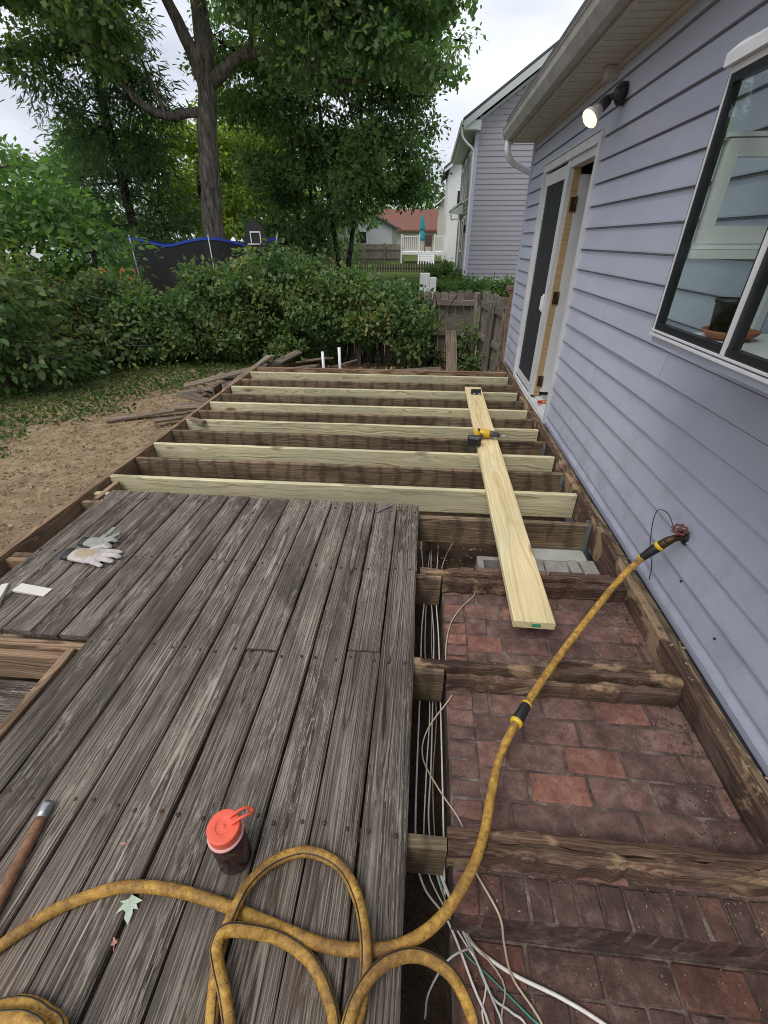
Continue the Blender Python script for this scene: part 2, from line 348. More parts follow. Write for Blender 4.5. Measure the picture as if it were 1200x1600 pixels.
# lap siding: one object for every board
lines = [-.02] + [.05+.139*k for k in range(18)] + [SZ-.002]
seams = {2: [3.37], 4: [3.35], 5: [3.33], 6: [2.44], 7: [2.42], 9: [0.1], 1: [1.2, 3.41], 3: [.5], 8: [3.4], 10: [2.9], 13: [1.9]}
for i in range(len(lines)-1):
    z0, z1 = lines[i], lines[i+1]; cuts = [(Y0, Y1-.06)]
    def carve(cuts, a, b):
        o = []
        for c, d in cuts:
            if b <= c or a >= d: o.append((c, d)); continue
            if a > c: o.append((c, a))
            if b < d: o.append((b, d))
        return o
    if z0 < DO[3]-.01 : cuts = carve(cuts, DO[0]-.02, DO[1]+.02)
    if z1 > WO[2]+.02 and z0 < WO[3]-.02: cuts = carve(cuts, WO[0]-.02, WO[1]+.02)
    for sy in seams.get(i, []): cuts = carve(cuts, sy-.0012, sy+.0012)
    for c, d in cuts:
        n = max(1, int((d-c)/.8)); rings = []
        for j in range(n+1):
            y = c+(d-c)*j/n; w = RNG.uniform(-.0028, .0028)
            rings.append([(WX-.022+w, y, z0), (WX-.0225+w, y, z0+.008), (WX-.006+w*.5, y, z1-.011), (WX+.0062, y, z1-.008), (WX+.0062, y, z1), (WX+.0074, y, z1), (WX+.0074, y, z0+.003), (WX-.015, y, z0+.003)])
        hp('siding_board', MB().loft(rings, True, True), siding_blue, origin=(WX, (c+d)/2, z0))
for hy, hz_ in ((1.62,.24),(1.66,.16),(1.35,.12)): hp('screw_hole', MB().lathe([(.0055,0),(.0055,.004),(.002,.006)], 8, Matrix.Translation((WX-.012,hy,hz_)) @ Matrix.Rotation(-math.pi/2,4,'Y')), plain('hole_black', (.015,.015,.02), .8))
# bottom starter trim, corner trim, frieze
hp('starter_trim', MB().box((WX-.024, Y0, -.045), (WX+.006, DO[0]-.03, -.021)).box((WX-.024, DO[1]+.03, -.045), (WX+.006, Y1-.07, -.021)), trim_lilac)
hp('corner_trim', MB().box((WX-.03, Y1-.058, -.08), (WX+.006, Y1+.012, SZ)), trim_lilac)
# eaves: soffit panels, fascia, gutter, roof
ye = 7.0
for i in range(28):
    ya = Y0 + i*(ye-Y0)/28; yb = Y0 + (i+1)*(ye-Y0)/28
    p = MB().box((.975, ya+.004, SZ), (WX+.01, yb-.004, SZ+.012))
    for q in range(1, 4): p.box((.98, ya+(yb-ya)*q/4-.003, SZ-.004), (WX+.005, ya+(yb-ya)*q/4+.003, SZ+.001))
    hp('soffit_panel', p, soffit_cream, origin=(1.1, ya, SZ))
hp('soffit_moulding', MB().box((WX-.035, Y0, SZ-.028), (WX-.004, Y1, SZ-.002)), soffit_cream)
hp('fascia', MB().box((.955, Y0, SZ-.008), (.974, ye, SZ+.13)), soffit_cream)
g = [(.953,2.512),(.885,2.505),(.872,2.53),(.848,2.575),(.846,2.625),(.838,2.632),(.838,2.638),(.852,2.638),(.854,2.58),(.878,2.536),(.89,2.512),(.951,2.518)]
mb = MB().prism(g, Y0, ye+.02); mb.prism([(.953,2.512),(.885,2.505),(.872,2.53),(.848,2.575),(.846,2.625),(.953,2.632)], ye+.021, ye+.026)
gut = hp('gutter', mb, gutter_grey)
path = spline([(.905,6.9,2.515),(.905,6.9,2.46),(.915,6.91,2.40),(.97,6.95,2.33),(1.07,7.02,2.285),(1.2,7.07,2.24),(1.3,7.08,2.19),(1.34,7.08,2.1)], 5)
mb = MB(); mb.tube(path, [.036+(.003 if (i % 2 and 4 < i < 18) else 0) for i in range(len(path))], 10)
mb.tube([(1.34,7.08,2.12),(1.34,7.08,-.4)], .036, 10)
hp('downspout', mb, white_vinyl, gut)
hp('roof', MB().prism([(.87,2.645),(5.0,4.45),(9.4,2.55),(9.4,2.62),(5.0,4.53),(.87,2.72)], Y0-.2, ye), roof_shingle)
hp('vent_block', MB().cbox((1.15,4.18,2.43),(1.245,4.26,2.499), .004), soffit_cream)
# foundation and the room seen through door and window
hp('foundation', MB().box((1.27, Y0, -.75), (8.95, Y1-.02, -.601)), pale_concrete)
mb = MB().box((1.362, .2, -.05), (4.6, 6.6, -.001)).box((1.362, .2, 2.42), (4.6, 6.6, 2.47)).box((4.6, .2, -.05), (4.66, 6.6, 2.47)).box((1.362, .14, -.05), (4.6, .199, 2.47)).box((1.362, 6.601, -.05), (4.6, 6.66, 2.47)).box((1.362, 2.4, 0), (3.6, 2.46, 2.42))
hp('room', mb, room_paint)
# patio door
df = MB().box((1.212, 6.03, -.03), (1.33, 6.09, 2.175)).box((1.212, 4.222, -.03), (1.33, 4.285, 2.175)).box((1.214, 4.285, 2.11), (1.33, 6.03, 2.173)).box((1.20, 4.24, 2.1755), (1.25, 6.08, 2.183))
df.box((1.235, 5.075, 0), (1.275, 5.16, 2.108)).box((1.236, 6.015, 0.01), (1.27, 6.029, 2.108)).box((1.24, 4.2855, 2.05), (1.33, 5.07, 2.108))
door = hp('patio_door', df, trim_white, origin=(1.25, 5.1, -.03))
hp('threshold', MB().box((1.195, 4.24, -.075), (1.42, 6.06, -.034)).box((1.215, 4.29, -.033), (1.24, 6.02, -.008)).box((1.30, 4.29, -.033), (1.42, 6.02, -.012)), trim_white, door)
hp('screen_frame', MB().box((1.242,5.17,.01),(1.268,5.225,2.09)).box((1.242,5.955,.01),(1.268,6.012,2.09)).box((1.243,5.225,1.985),(1.267,5.955,2.09)).box((1.243,5.225,.01),(1.267,5.955,.085)), trim_white, door)
hp('screen', MB().box((1.252,5.226,.086),(1.254,5.954,1.984)), screen_mat, door)
hp('sliding_pane', MB().box((1.295,5.17,.06),(1.30,6.02,2.08)), glass, door)
hp('handle', MB().cbox((1.222,5.175,.85),(1.241,5.222,1.02), .006).cbox((1.205,5.185,.87),(1.222,5.205,1.0), .005), white_vinyl, door)
hp('door_jamb', MB().box((1.276,5.06,-.005),(1.335,5.13,2.05)), tan_wood, door)
slab = hp('door_slab', MB().box((1.338,5.052,.04),(2.16,5.09,2.0)), white_vinyl, door)
for hz in (.16, 1.0, 1.78):
    hp('hinge', MB().box((1.29,5.048,hz-.055),(1.335,5.0595,hz+.055)).tube([(1.337,5.046,hz-.06),(1.337,5.046,hz+.06)], .008, 8), bronze, door)
# garden window
FX, WY0, WY1, WZ0, WZ1 = .90, .48, 1.91, 1.195, 1.925
fr = MB()
def bar(mb, y0, y1, z0, z1, x0=FX-.012, x1=FX+.012): mb.box((x0, y0, z0), (x1, y1, z1))
bar(fr, WY0, WY1, WZ0-.008, WZ0, FX-.02); bar(fr, WY0, WY1, WZ0+.006, WZ0+.012, FX-.016); bar(fr, WY0, WY1, WZ1, WZ1+.018)
bar(fr, WY1-.010, WY1, WZ0+.0005, WZ1-.0005)
for my in (1.435, .96): bar(fr, my-.007, my+.007, WZ0+.013, WZ1-.001, FX-.016)

fr.prism([(FX-.03,WZ1+.019),(FX-.03,WZ1+.05),(FX+.0,WZ1+.075),(WX+.02,2.155),(WX+.02,2.11),(FX+.03,WZ1+.019)], WY1-.02, WY1+.015)  # sloped end caps
fr.prism([(FX-.03,WZ1+.019),(FX-.03,WZ1+.05),(FX+.0,WZ1+.07),(FX+.03,WZ1+.07),(FX+.03,WZ1+.019)], WY0, WY1-.021)
fr.box((WX-.02, WY0, 2.10), (WX+.05, WY1, 2.15)).box((WX-.02, WY1-.045, WZ0-.02), (WX+.004, WY1, 2.10))
gw = hp('garden_window', fr, trim_white, origin=(1.1, 1.2, WZ0))
gk = MB(); gk.box((FX-.010, WY1-.032, WZ0+.013), (FX+.016, WY1-.0105, WZ1-.001)); gk.box((FX-.010, WY0, WZ0+.0125), (FX+.014, WY1-.033, WZ0+.036)); gk.box((FX-.010, WY0, WZ1-.024), (FX+.014, WY1-.033, WZ1-.001))
for my in (1.435, .96): gk.box((FX-.009, my-.03, WZ0+.037), (FX+.016, my-.0075, WZ1-.025)); gk.box((FX-.009, my+.0075, WZ0+.037), (FX+.016, my+.024, WZ1-.025))
gk.box((FX-.008, WY1+.0005, WZ0), (FX+.014, WY1+.012, WZ1))
hp('gasket', gk, black_rubber, gw)
hp('apron', MB().prism([(FX-.004,WZ0-.0085),(FX-.004,WZ0-.034),(WX+.0,WZ0-.075),(WX+.05,WZ0-.075),(WX+.05,WZ0-.0185)], WY0, WY1-.002), siding_blue, gw)
for ya, yb in ((.49,.93),(.985,1.404),(1.46,1.877)): hp('pane', MB().box((FX-.002, ya, WZ0+.037), (FX+.002, yb, WZ1-.025)), glass, gw)
hp('pane', MB().box((FX+.02, WY1-.006, WZ0+.01), (WX-.03, WY1-.002, WZ1)), glass, gw)
hp('pane', MB().prism([(FX+.01,WZ1+.072),(WX,2.14),(WX,2.144),(FX+.01,WZ1+.077)], WY0, WY1-.025), glass, gw)
sx0, sx1, sz0, sz1, sy0, sy1 = FX+.03, 1.21, 1.49, 1.77, WY1-.05, WY1-.012
sash = hp('vent_sash', MB().box((sx0,sy0,sz0),(sx1,sy1,sz0+.05)).box((sx0,sy0,sz1-.045),(sx1,sy1,sz1)).box((sx0,sy0,sz0+.05),(sx0+.035,sy1,sz1-.045)).box((sx1-.035,sy0,sz0+.05),(sx1,sy1,sz1-.045))
     .box((FX+.02,sy0-.03,1.445),(WX-.03,sy1,1.472)).box((FX+.02,sy0-.012,1.474),(WX-.03,sy1,1.486)).box((FX+.02,sy0,sz1+.004),(WX-.03,sy1,sz1+.016)), white_vinyl, gw)
hp('shelf', MB().box((FX+.02, WY0+.01, WZ0-.018), (WX+.25, WY1-.055, WZ0+.008)), white_vinyl, gw)
hp('window_crank', MB().cbox((1.10,sy0-.03,sz1+.0),(1.15,sy0-.001,sz1+.03), .005).tube([(1.125,sy0-.03,sz1+.01),(1.10,sy0-.045,sz1-.02),(1.095,sy0-.05,sz1-.04)], .006, 6), galv, gw)
# window interior: back wall return
# pots on the shelf
SH = WZ0+.008
sc = put('plant_saucer', MB().lathe([(.06,0),(.085,.022),(.088,.03),(.082,.03),(.078,.02),(.055,.008)], 28), terracotta, origin=(0,0,0)); sc.location = (1.07,1.735,SH)
tag(sc, 'round terracotta saucer on the window shelf under the black pot', 'saucer')
po = put('flower_pot', MB().lathe([(.04,0),(.05,.10),(.054,.102),(.054,.115),(.048,.115),(.044,.085)], 24), black_plastic); po.location = (1.055,1.755,SH+.012)
tag(po, 'empty black plastic flower pot standing in terracotta saucer behind the window', 'flower pot')
dried = thing('dried_plant', 'dried brown plant with dark red flower head behind the window pane', 'plant', (1.18,1.58,SH))
mb = MB(); lv = MB()
for i in range(26):
    a, t = RNG.uniform(0, 6.28), RNG.uniform(.02, .07); h = RNG.uniform(.05,.12)
    p = [Vector((1.18,1.58,SH)), Vector((1.18+t*.5*math.cos(a),1.58+t*.5*math.sin(a),SH+h*.6)), Vector((1.18+t*math.cos(a),1.58+t*math.sin(a),SH+h))]
    mb.tube(p, .0012, 4); q = p[2]
    lv.add([q+Vector((RNG.uniform(-.012,.012),RNG.uniform(-.012,.012),RNG.uniform(-.012,.012))) for _ in range(3)], [(0,1,2)])
put('stem', mb, plain('dry_stem', (.20,.15,.08), .9), dried); put('leaf', lv, plain('dry_leaf', (.30,.24,.14), .9), dried)
fl = put('flower_head', MB().lathe([(.004,0),(.02,.008),(.026,.02),(.018,.034),(.004,.038)], 12), plain('dark_red_petals', (.16,.02,.03), .8), dried); fl.location = (.02,.02,.11)

# flood light over the door
flood = thing('flood_light', 'lit flood lamp on a dark wall box under the eaves above the door', 'lamp', (WX-.02, 3.98, 2.30))
dk = plain('dark_bronze_paint', (.03,.03,.032), .5, var=.3, scale=25)
put('wall_box', MB().lathe([(.06,0),(.06,.03),(.05,.045),(.02,.05)], 24, Matrix.Translation((WX-.018,3.98,2.31)) @ Matrix.Rotation(-math.pi/2, 4, 'Y')), dk, flood)
put('swivel_arm', MB().tube(spline([(1.20,3.98,2.305),(1.16,3.99,2.30),(1.14,4.0,2.285)], 4), .02, 10).lathe([(.022,-.02),(.032,0),(.03,.03),(.012,.04)], 16, Matrix.Translation((1.18,3.90,2.30)) @ Matrix.Rotation(-math.pi/2, 4, 'Y')), dk, flood)
ld = Vector((-.62,-.30,-.58)).normalized(); LR = ld.to_track_quat('Z','Y').to_matrix().to_4x4(); LM = Matrix.Translation((1.135,4.0,2.28)) @ LR @ Matrix.Scale(1.25, 4)
put('lamp_holder', MB().lathe([(.018,-.02),(.026,0),(.027,.05),(.02,.055)], 20, LM), dk, flood)
bulbw = plain('white_lamp_glass', (.7,.66,.6), .3)
put('lamp_shade', MB().lathe([(.024,.045),(.03,.07),(.046,.10),(.05,.118),(.046,.119)], 24, LM), bulbw, flood)
m = N('lit_bulb_face'); e = m.n('ShaderNodeEmission'); e.inputs['Color'].default_value = (1,.62,.22,1); e.inputs['Strength'].default_value = 2.6
lit = m.done(e.outputs[0])
put('bulb_face', MB().lathe([(.046,.1195),(.036,.128),(.018,.133),(.002,.135)], 24, LM), lit, flood)
pl = bpy.data.lights.new('flood_lamp_light', 'SPOT'); pl.energy = 6; pl.color = (1,.72,.42); pl.spot_size = math.radians(140); pl.spot_blend = .8; pl.shadow_soft_size = .04
po = bpy.data.objects.new('flood_lamp_light', pl); COL.objects.link(po); po.parent = flood; po.rotation_euler = (-ld).to_track_quat('Z','Y').to_euler(); po.location = Vector((1.135,4.0,2.28)) + ld*.19 - Vector(flood.location)

# spigot on the wall
spig = thing('spigot', 'outdoor water tap with rusty red wheel handle on the blue siding', 'tap', (WX-.016,1.75,.345))
put('wall_flange', MB().lathe([(.036,0),(.036,.008),(.022,.012),(.016,.03)], 20, Matrix.Translation((WX-.012,1.75,.345)) @ Matrix.Rotation(-math.pi/2,4,'Y')), black_plastic, spig)
put('body', MB().tube(spline([(1.235,1.75,.345),(1.20,1.745,.345),(1.175,1.742,.335),(1.155,1.745,.315)], 4), [.017]*9+[.02]*4, 12).tube([(1.20,1.745,.35),(1.188,1.735,.39)], .012, 10), bronze, spig)
HM = Matrix.Translation((1.185,1.733,.395)) @ Vector((-.28,-.32,.9)).to_track_quat('Z','Y').to_matrix().to_4x4()
mb = MB(); n = 48
for zz in (0,): 
    rings = []
    for r0, zr in ((.010,-.004),(.010,.006)): rings.append([((r0)*math.cos(2*math.pi*k/n),(r0)*math.sin(2*math.pi*k/n),zr) for k in range(n)])
    mb.loft(rings, True, True, HM)
prof = [[( (.027+.0035*math.cos(8*2*math.pi*k/n)+.005*math.cos(t))*math.cos(2*math.pi*k/n), (.027+.0035*math.cos(8*2*math.pi*k/n)+.005*math.cos(t))*math.sin(2*math.pi*k/n), .005*math.sin(t)) for t in [2*math.pi*j/6 for j in range(6)]] for k in range(n+1)]
mb.loft(prof, True, False, HM, True)
for k in range(4):
    a = k*math.pi/2; mb.tube([HM @ Vector((.006*math.cos(a),.006*math.sin(a),0)), HM @ Vector((.027*math.cos(a),.027*math.sin(a),0))], .0035, 6)
put('wheel_handle', mb, plain('rusty_red_paint', (.20,.07,.05), .6, metal=.3, var=.4, scale=60), spig)
wire = put('ground_wire', MB().tube(spline([(1.225,1.755,.32),(1.20,1.79,.36),(1.19,1.86,.40),(1.20,1.96,.36),(1.215,1.99,.27),(1.222,1.95,.15),(1.225,1.88,.07),(1.226,1.86,.0)], 6), .0022, 5), black_plastic)
tag(wire, 'thin black wire looping from the tap down the blue siding', 'wire')

# ------------------------------------------------------------------ deck
deck = thing('deck', 'half dismantled wooden deck with grey boards and open joists along the blue house', 'deck', (-.5, 3, -.5))
JH, JT = .184, .038
def dk_l(name, p0, p1, w, h, mat, **k): return lumber(name, p0, p1, w, h, mat, deck, **k)
BX = [-2.155,-1.995,-1.855,-1.709,-1.572,-1.425,-1.286,-1.138,-1.000,-.862,-.708,-.565,-.419,-.270,-.123,.022]
TH = .030
# (decking top is the deck's zero level + TH over joists; joists carry it)
ends = [2.535,2.53,2.525,2.52,2.525,2.515,2.52,2.51,2.515,2.52,2.51,2.515,2.52,2.515,2.52,2.525]
near = -1.2
for i in range(15):
    x0, x1 = BX[i]+.0035, BX[i+1]-.0035; xc, w = (x0+x1)/2, x1-x0
    spans = [(1.246+.006*((i*7) % 3-1), ends[i])] if i < 5 else [(near, ends[i])]
    if i == 7: spans = [(near, 1.247), (1.251, ends[i])]
    if i == 10: spans = [(near, 1.232), (1.238, ends[i])]
    if i == 13: spans = [(near, 1.263), (1.268, ends[i])]
    for ya, yb in spans:
        dz = RNG.uniform(-.0025, .0025)
        dk_l('deck_board', (xc+RNG.uniform(-.001,.001), ya, dz), (xc+RNG.uniform(-.001,.001), yb, dz), w-RNG.uniform(0,.003), TH, deck_wood, rough=.0025, ch=.005, seg=16, up=(RNG.uniform(-.012,.012),0,1))
# nail heads
nh = MB(); jy = [0.0,.6,1.22,1.82,2.42]
for i in range(15):
    for y in jy:
        if i < 5 and y < 1.3: continue
        for f in (.2, .78):
            x = BX[i]+(BX[i+1]-BX[i])*f+RNG.uniform(-.01,.01); yy = y+RNG.uniform(-.012,.012)
            nh.lathe([(.006,-.002),(.006,.0034),(.004,.0044)], 8, Matrix.Translation((x,yy,0)))
stuff(put('nail_heads', nh, bronze, deck))
# joists: old ones stand under the decking, its top TH lower; new ones flush with the old finished level in the open bays
def joist(y, x0, x1, mat, top=-TH-.001, h=JH, **k): return dk_l('joist', (x0, y, top), (x1, y, top), JT, h, mat, **k)
XL, XR = -2.30, 1.112
for y in (2.42, ): joist(y, XL, XR, old_wood, rough=.003)['label'] = 'old brown joist with weathered edge'
for y in (0.0, .6): joist(y, -1.43, .14, old_wood, rough=.002)
joist(1.22, XL, .15, old_wood, rough=.002); joist(1.82, XL, .15, old_wood, rough=.002)
NJ = [2.75, 3.37, 3.97, 4.51, 5.12, 5.80]; OJ = [3.085, 3.69, 4.25, 4.83, 5.46]
for y in NJ: joist(y, XL+RNG.uniform(0,.01), XR-RNG.uniform(.004,.012), new_wood, top=0, ch=.004)['label'] = 'new pale green treated joist'
for y in OJ:
    j = joist(y, XL, XR, old_wood, top=-.004, rough=.004, seg=14, ch=.006); j['label'] = 'old joist with dark water stains'
# notched rotten ends running over the brick stoop
joist(1.82, .152, 1.10, rot_wood, top=-.03, h=.085, rough=.009, seg=26, ch=.010)['label'] = 'rotten reddish joist notched over the stoop'
joist(1.862, .03, 1.11, rot_wood, top=-.012, h=.10, rough=.009, seg=26, ch=.010)
joist(1.255, .02, 1.11, rot_wood, top=-.012, h=.10, rough=.009, seg=26, ch=.010)
joist(1.212, .152, 1.10, rot_wood, top=-.042, h=.075, rough=.008, seg=26, ch=.010)
joist(1.298, .60, 1.03, rot_wood, top=-.02, h=.05, rough=.008, seg=10, ch=.012)['label'] = 'split strip of pale rotten wood'
joist(.60, .152, 1.10, rot_wood, top=-.03, h=.088, rough=.008, seg=26, ch=.010)['label'] = 'dark joist with blond scars over the stoop'
joist(.642, .15, 1.105, rot_wood, top=-.045, h=.075, rough=.006, seg=14, ch=.008)
# ledger, rim, back rim, blocking
for x, t in ((1.134,0.0),(1.175,-.012)):
    dk_l('ledger_board', (x, near, t), (x, 6.82, t), JT, .19, rot_wood if x < 1.15 else old_wood, rough=.006, seg=40, ch=.006)
dk_l('rim_joist', (-2.322, near, 0), (-2.322, 6.04, 0), JT, .20, rim_wood, rough=.003, seg=24)['label'] = 'reddish brown outer rim joist'
dk_l('rim_joist', (-2.34, 6.06, 0), (1.11, 6.06, 0), JT, .20, rim_wood, rough=.003, seg=20)
dk_l('blocking', (-2.235, 2.46, -.03), (-2.235, 2.715, -.03), JT, .15, rim_wood)
dk_l('blocking', (-2.30, 2.55, -.035), (-2.16, 2.55, -.035), JT, .14, new_wood)
dk_l('blocking', (-2.30, 1.78, -.033), (-2.16, 1.78, -.033), JT, .16, rim_wood)
dk_l('blocking', (-2.285, 3.99, .012), (-2.10, 3.92, .004), .05, .03, debris_wood)
for y in (2.42, 3.085, 3.69):
    put('joist_hanger', MB().box((1.086,y-.024,-.215),(1.1115,y-.0195,-.02)).box((1.086,y+.0195,-.215),(1.1115,y+.024,-.02)).box((1.086,y-.024,-.2195),(1.1115,y+.024,-.2155)), galv, deck)
put('joist_hanger', MB().box((-2.30,1.795,-.21),(-2.297,1.84,-.05)).box((-2.297,1.775,-.21),(-2.255,1.80,-.06)), galv, deck)
# stair opening at the left with its framing and a lower tread
dk_l('header_joist', (-2.30, 1.262-.062, -.012), (-1.43, 1.262-.062, -.012), JT, .16, rim_wood, rough=.002)
dk_l('header_joist', (-2.28, 1.155, -.03), (-1.49, 1.155, -.03), JT, .15, rim_wood, rough=.002)
dk_l('stringer_board', (-1.462, near, -.004), (-1.462, 1.178, -.004), JT, .17, rim_wood, rough=.003, seg=12)
for k in range(3):
    yc = 1.06-.148*k; dk_l('tread_board', (-2.55, yc, -.19), (-1.485, yc, -.19), .142, TH, deck_wood, rough=.002, ch=.005)
dk_l('tread_support', (-1.52, .6, -.225), (-1.52, 1.13, -.225), JT, .12, old_wood)
dk_l('tread_support', (-2.4, .6, -.225), (-2.4, 1.13, -.225), JT, .12, old_wood)
for x in (-2.32, -1.1, 0.06, 1.05):
    for y in (0.3, 2.6, 5.9):
        if x > 0 and y < 2: continue
        dk_l('post', (x+.06, y+.04, -.215), (x+.06, y+.04, -.62), .09, .09, old_wood, up=(0,1,0))

# ------------------------------------------------------------------ brick stoop
def brick_mat(name, a, b, c):
    m = N(name); o = m.obj(); r = m.rand(); p = m.vmath('ADD', o, m.comb(m.math('MULTIPLY', r, 91), m.math('MULTIPLY', r, 37), 0))
    n = m.noise(p, 16, 6, .7); n2 = m.noise(p, 120, 3, .6)
    col = m.ramp(n, [(.3, a), (.52, b), (.72, c)])
    col = m.mix(1.0, col, m.ramp(r, [(0, (.70,.68,.69)), (.45, (.95,.92,.9)), (.8, (1.08,.98,.94)), (1, (1.38,1.05,.95))]), 'MULTIPLY')
    col = m.mix(m.math('MULTIPLY', m.ramp(n2, [(.60, 0.0), (.70, 1.0)]), .75), col, (.025,.018,.016))
    d = m.noise(m.geo().outputs['Position'], 4.2, 6, .65); col = m.mix(m.math('MULTIPLY', m.ramp(d, [(.48, 0.0), (.68, 1.0)]), .75), col, (.036,.026,.023))
    d2 = m.noise(m.geo().outputs['Position'], 9, 5, .7); col = m.mix(m.math('MULTIPLY', m.ramp(d2, [(.58, 0.0), (.72, 1.0)]), .45), col, (.30,.235,.21))
    return m.done(m.bsdf(col, .9, m.bump(m.math('ADD', n, n2), .6, .006), spec=.2))
brick_dark = brick_mat('old_maroon_brick', (.10,.06,.053), (.19,.117,.101), (.29,.20,.175))
brick_soil = brick_mat('soil_caked_brick', (.06,.039,.034), (.115,.072,.062), (.19,.127,.11))  # maroon brick in evenly darker tones, for the nosing and lower step
brick_red = brick_mat('bright_red_brick', (.15,.075,.058), (.24,.122,.095), (.32,.18,.145))
m = N('dirty_mortar'); P_ = m.geo().outputs['Position']; n = m.noise(P_, 11, 6, .7)
mortar = m.done(m.bsdf(m.ramp(n, [(.35, (.06,.043,.038)), (.52, (.115,.083,.073)), (.72, (.26,.22,.20))]), .95, m.bump(m.noise(P_, 70, 4), .7, .008), spec=.1))
stoop = thing('brick_stoop', 'old maroon brick stoop with rowlock edge and lower step beside the house', 'stoop', (.65, 1.2, -.55))
ST = -.12
put('core', MB().box((.162, .47, -.6), (1.24, 2.0, ST-.006)).box((.162, -1.2, -.6), (1.24, .469, -.306)), mortar, stoop)
BRK = {}
def brick(cx, cy, top, lx, ly, h, mat=None, yaw=0, tilt=0):
    v = RNG.randrange(4); key = (round(lx,3), round(ly,3), round(h,3), v, (mat or brick_dark).name)
    if key not in BRK:
        mb = MB().cbox((-lx/2,-ly/2,-h),(lx/2,ly/2,0), .0045)
        j = random.Random(str(key[:4])); mb.v = [(x+j.uniform(-.0028,.0028), y+j.uniform(-.0028,.0028), z+j.uniform(-.0018,.0018)) for x,y,z in mb.v]
        me = mb.mesh('brick'); me.materials.append(mat or brick_dark); BRK[key] = me
    o = link('brick', BRK[key], None, stoop, Vector((cx,cy,top+RNG.uniform(-.0035,.003))) - stoop.location)
    o.rotation_euler = (RNG.uniform(-.006,.006), RNG.uniform(-.006,.006), yaw+RNG.uniform(-.008,.008)); return o
G = .009
y = .468+.05
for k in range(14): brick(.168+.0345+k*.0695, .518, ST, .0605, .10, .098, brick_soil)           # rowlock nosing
yy = .60
while yy < 1.98: brick(.168+.05, yy+.005, ST-.001, .10, .0585, .09); yy += .0675      # rowlock left border
yy, row = .575, 0
while yy < 1.97:
    xx = .275 - (.10 if row % 2 else 0) - .02*(row % 3)
    while xx < 1.13:
        xa, xb = max(xx, .272), min(xx+.2, 1.125)
        if xb-xa > .03:
            hot = (abs((xa+xb)/2-.62) < .10 and abs(yy-.745) < .06) or (abs((xa+xb)/2-.75) < .10 and abs(yy-.86) < .05)
            brick((xa+xb)/2, yy+.048, ST-.001, round(xb-xa,2), .096, .06, brick_red if hot else None)
        xx += .2+G
    yy += .096+G; row += 1
LT = -.30
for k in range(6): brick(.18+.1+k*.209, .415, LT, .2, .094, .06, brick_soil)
for rr in range(3):
    for k in range(11):
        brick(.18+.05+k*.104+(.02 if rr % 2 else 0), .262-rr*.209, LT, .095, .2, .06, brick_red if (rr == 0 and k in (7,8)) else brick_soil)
# masonry at the back of the stoop
cb = thing('cinder_block', 'hollow grey cinder block lying on the dirt under the loose plank', 'block', (.52,2.12,-.5))
mb = MB(); zt = -.21; H_ = .19
for a, b in (((.40,2.08),(.80,2.115)),((.40,2.225),(.80,2.26)),((.40,2.1155),(.435,2.2245)),((.585,2.1155),(.62,2.2245)),((.765,2.1155),(.80,2.2245))): mb.box((*a, zt-H_), (*b, zt))
put('shell', mb, concrete, cb)
put('footing', MB().box((.38,2.05,-.6),(.82,2.27,zt-H_-.001)), concrete, cb)
for k, (x, w, d, dz) in enumerate(((.88,.14,.0,-.2),(.985,.065,.01,-.19),(1.065,.09,-.01,-.175))):
    b = put('broken_masonry', MB().cbox((-w/2,-.07,-.38),(w/2,.07,0), .012), concrete, origin=None); b.location = (x, 2.175+d, dz); b.rotation_euler = (0,.0,RNG.uniform(-.1,.1))
    tag(b, ['square broken masonry piece right beside the hollow cinder block', 'narrow broken masonry piece between two wider ones', 'whitish broken masonry piece against the ledger board'][k], 'masonry', 'broken masonry behind the stoop')
sl = put('concrete_footing', MB().cbox((-.25,-.14,-.3),(.25,.14,0), .01), pale_concrete); sl.location = (.86,2.44,-.235)
tag(sl, 'smooth pale concrete footing between the masonry and the old joist', 'footing')

# ------------------------------------------------------------------ debris crumbs on stoop and ledger (uncountable)
def chips(name, n, fx, smin, smax, mat, seed, parent=None):
    r = random.Random(seed); mb = MB()
    for _ in range(n):
        x, y, z = fx(r); a = r.uniform(0, 6.28); s1 = r.uniform(smin, smax); s2 = s1*r.uniform(.25,.6); h = s2*.5
        M_ = Matrix.Translation((x,y,z)) @ Euler((r.uniform(-.3,.3), r.uniform(-.3,.3), a)).to_matrix().to_4x4()
        vs = [M_ @ Vector(p) for p in ((-s1/2,-s2/2,0),(s1/2,-s2*.3,0),(s1*.4,s2/2,0),(-s1*.4,s2*.4,0),(0,0,h))]
        mb.add(vs, [(0,1,4),(1,2,4),(2,3,4),(3,0,4),(3,2,1,0)])
    return mb
wchip = plain('pale_wood_chips', (.34,.26,.18), .9, var=.4, scale=60); dchip = plain('dark_crumbs', (.05,.035,.028), .95, var=.4, scale=60)
def near_ledger(r):
    t = abs(r.gauss(0,.10)); return (1.105-t, r.uniform(.62,1.78), ST+.001)
def on_stoop(r): return (r.uniform(.2,1.1), r.uniform(.66,1.78), ST+.001)
def on_nose(r): return (r.uniform(.2,1.12), r.uniform(.48,.575), ST+.002)
def on_step(r): return (r.uniform(.2,1.15), .46-abs(r.gauss(0,.1)), LT+.002)
o = stuff(put('wood_crumbs', chips('c', 700, near_ledger, .002, .011, dchip, 1), dchip))
tag(o, 'dark rot crumbs gathered on the bricks along the ledger', 'debris')
mb = chips('c', 150, near_ledger, .002, .009, wchip, 2)
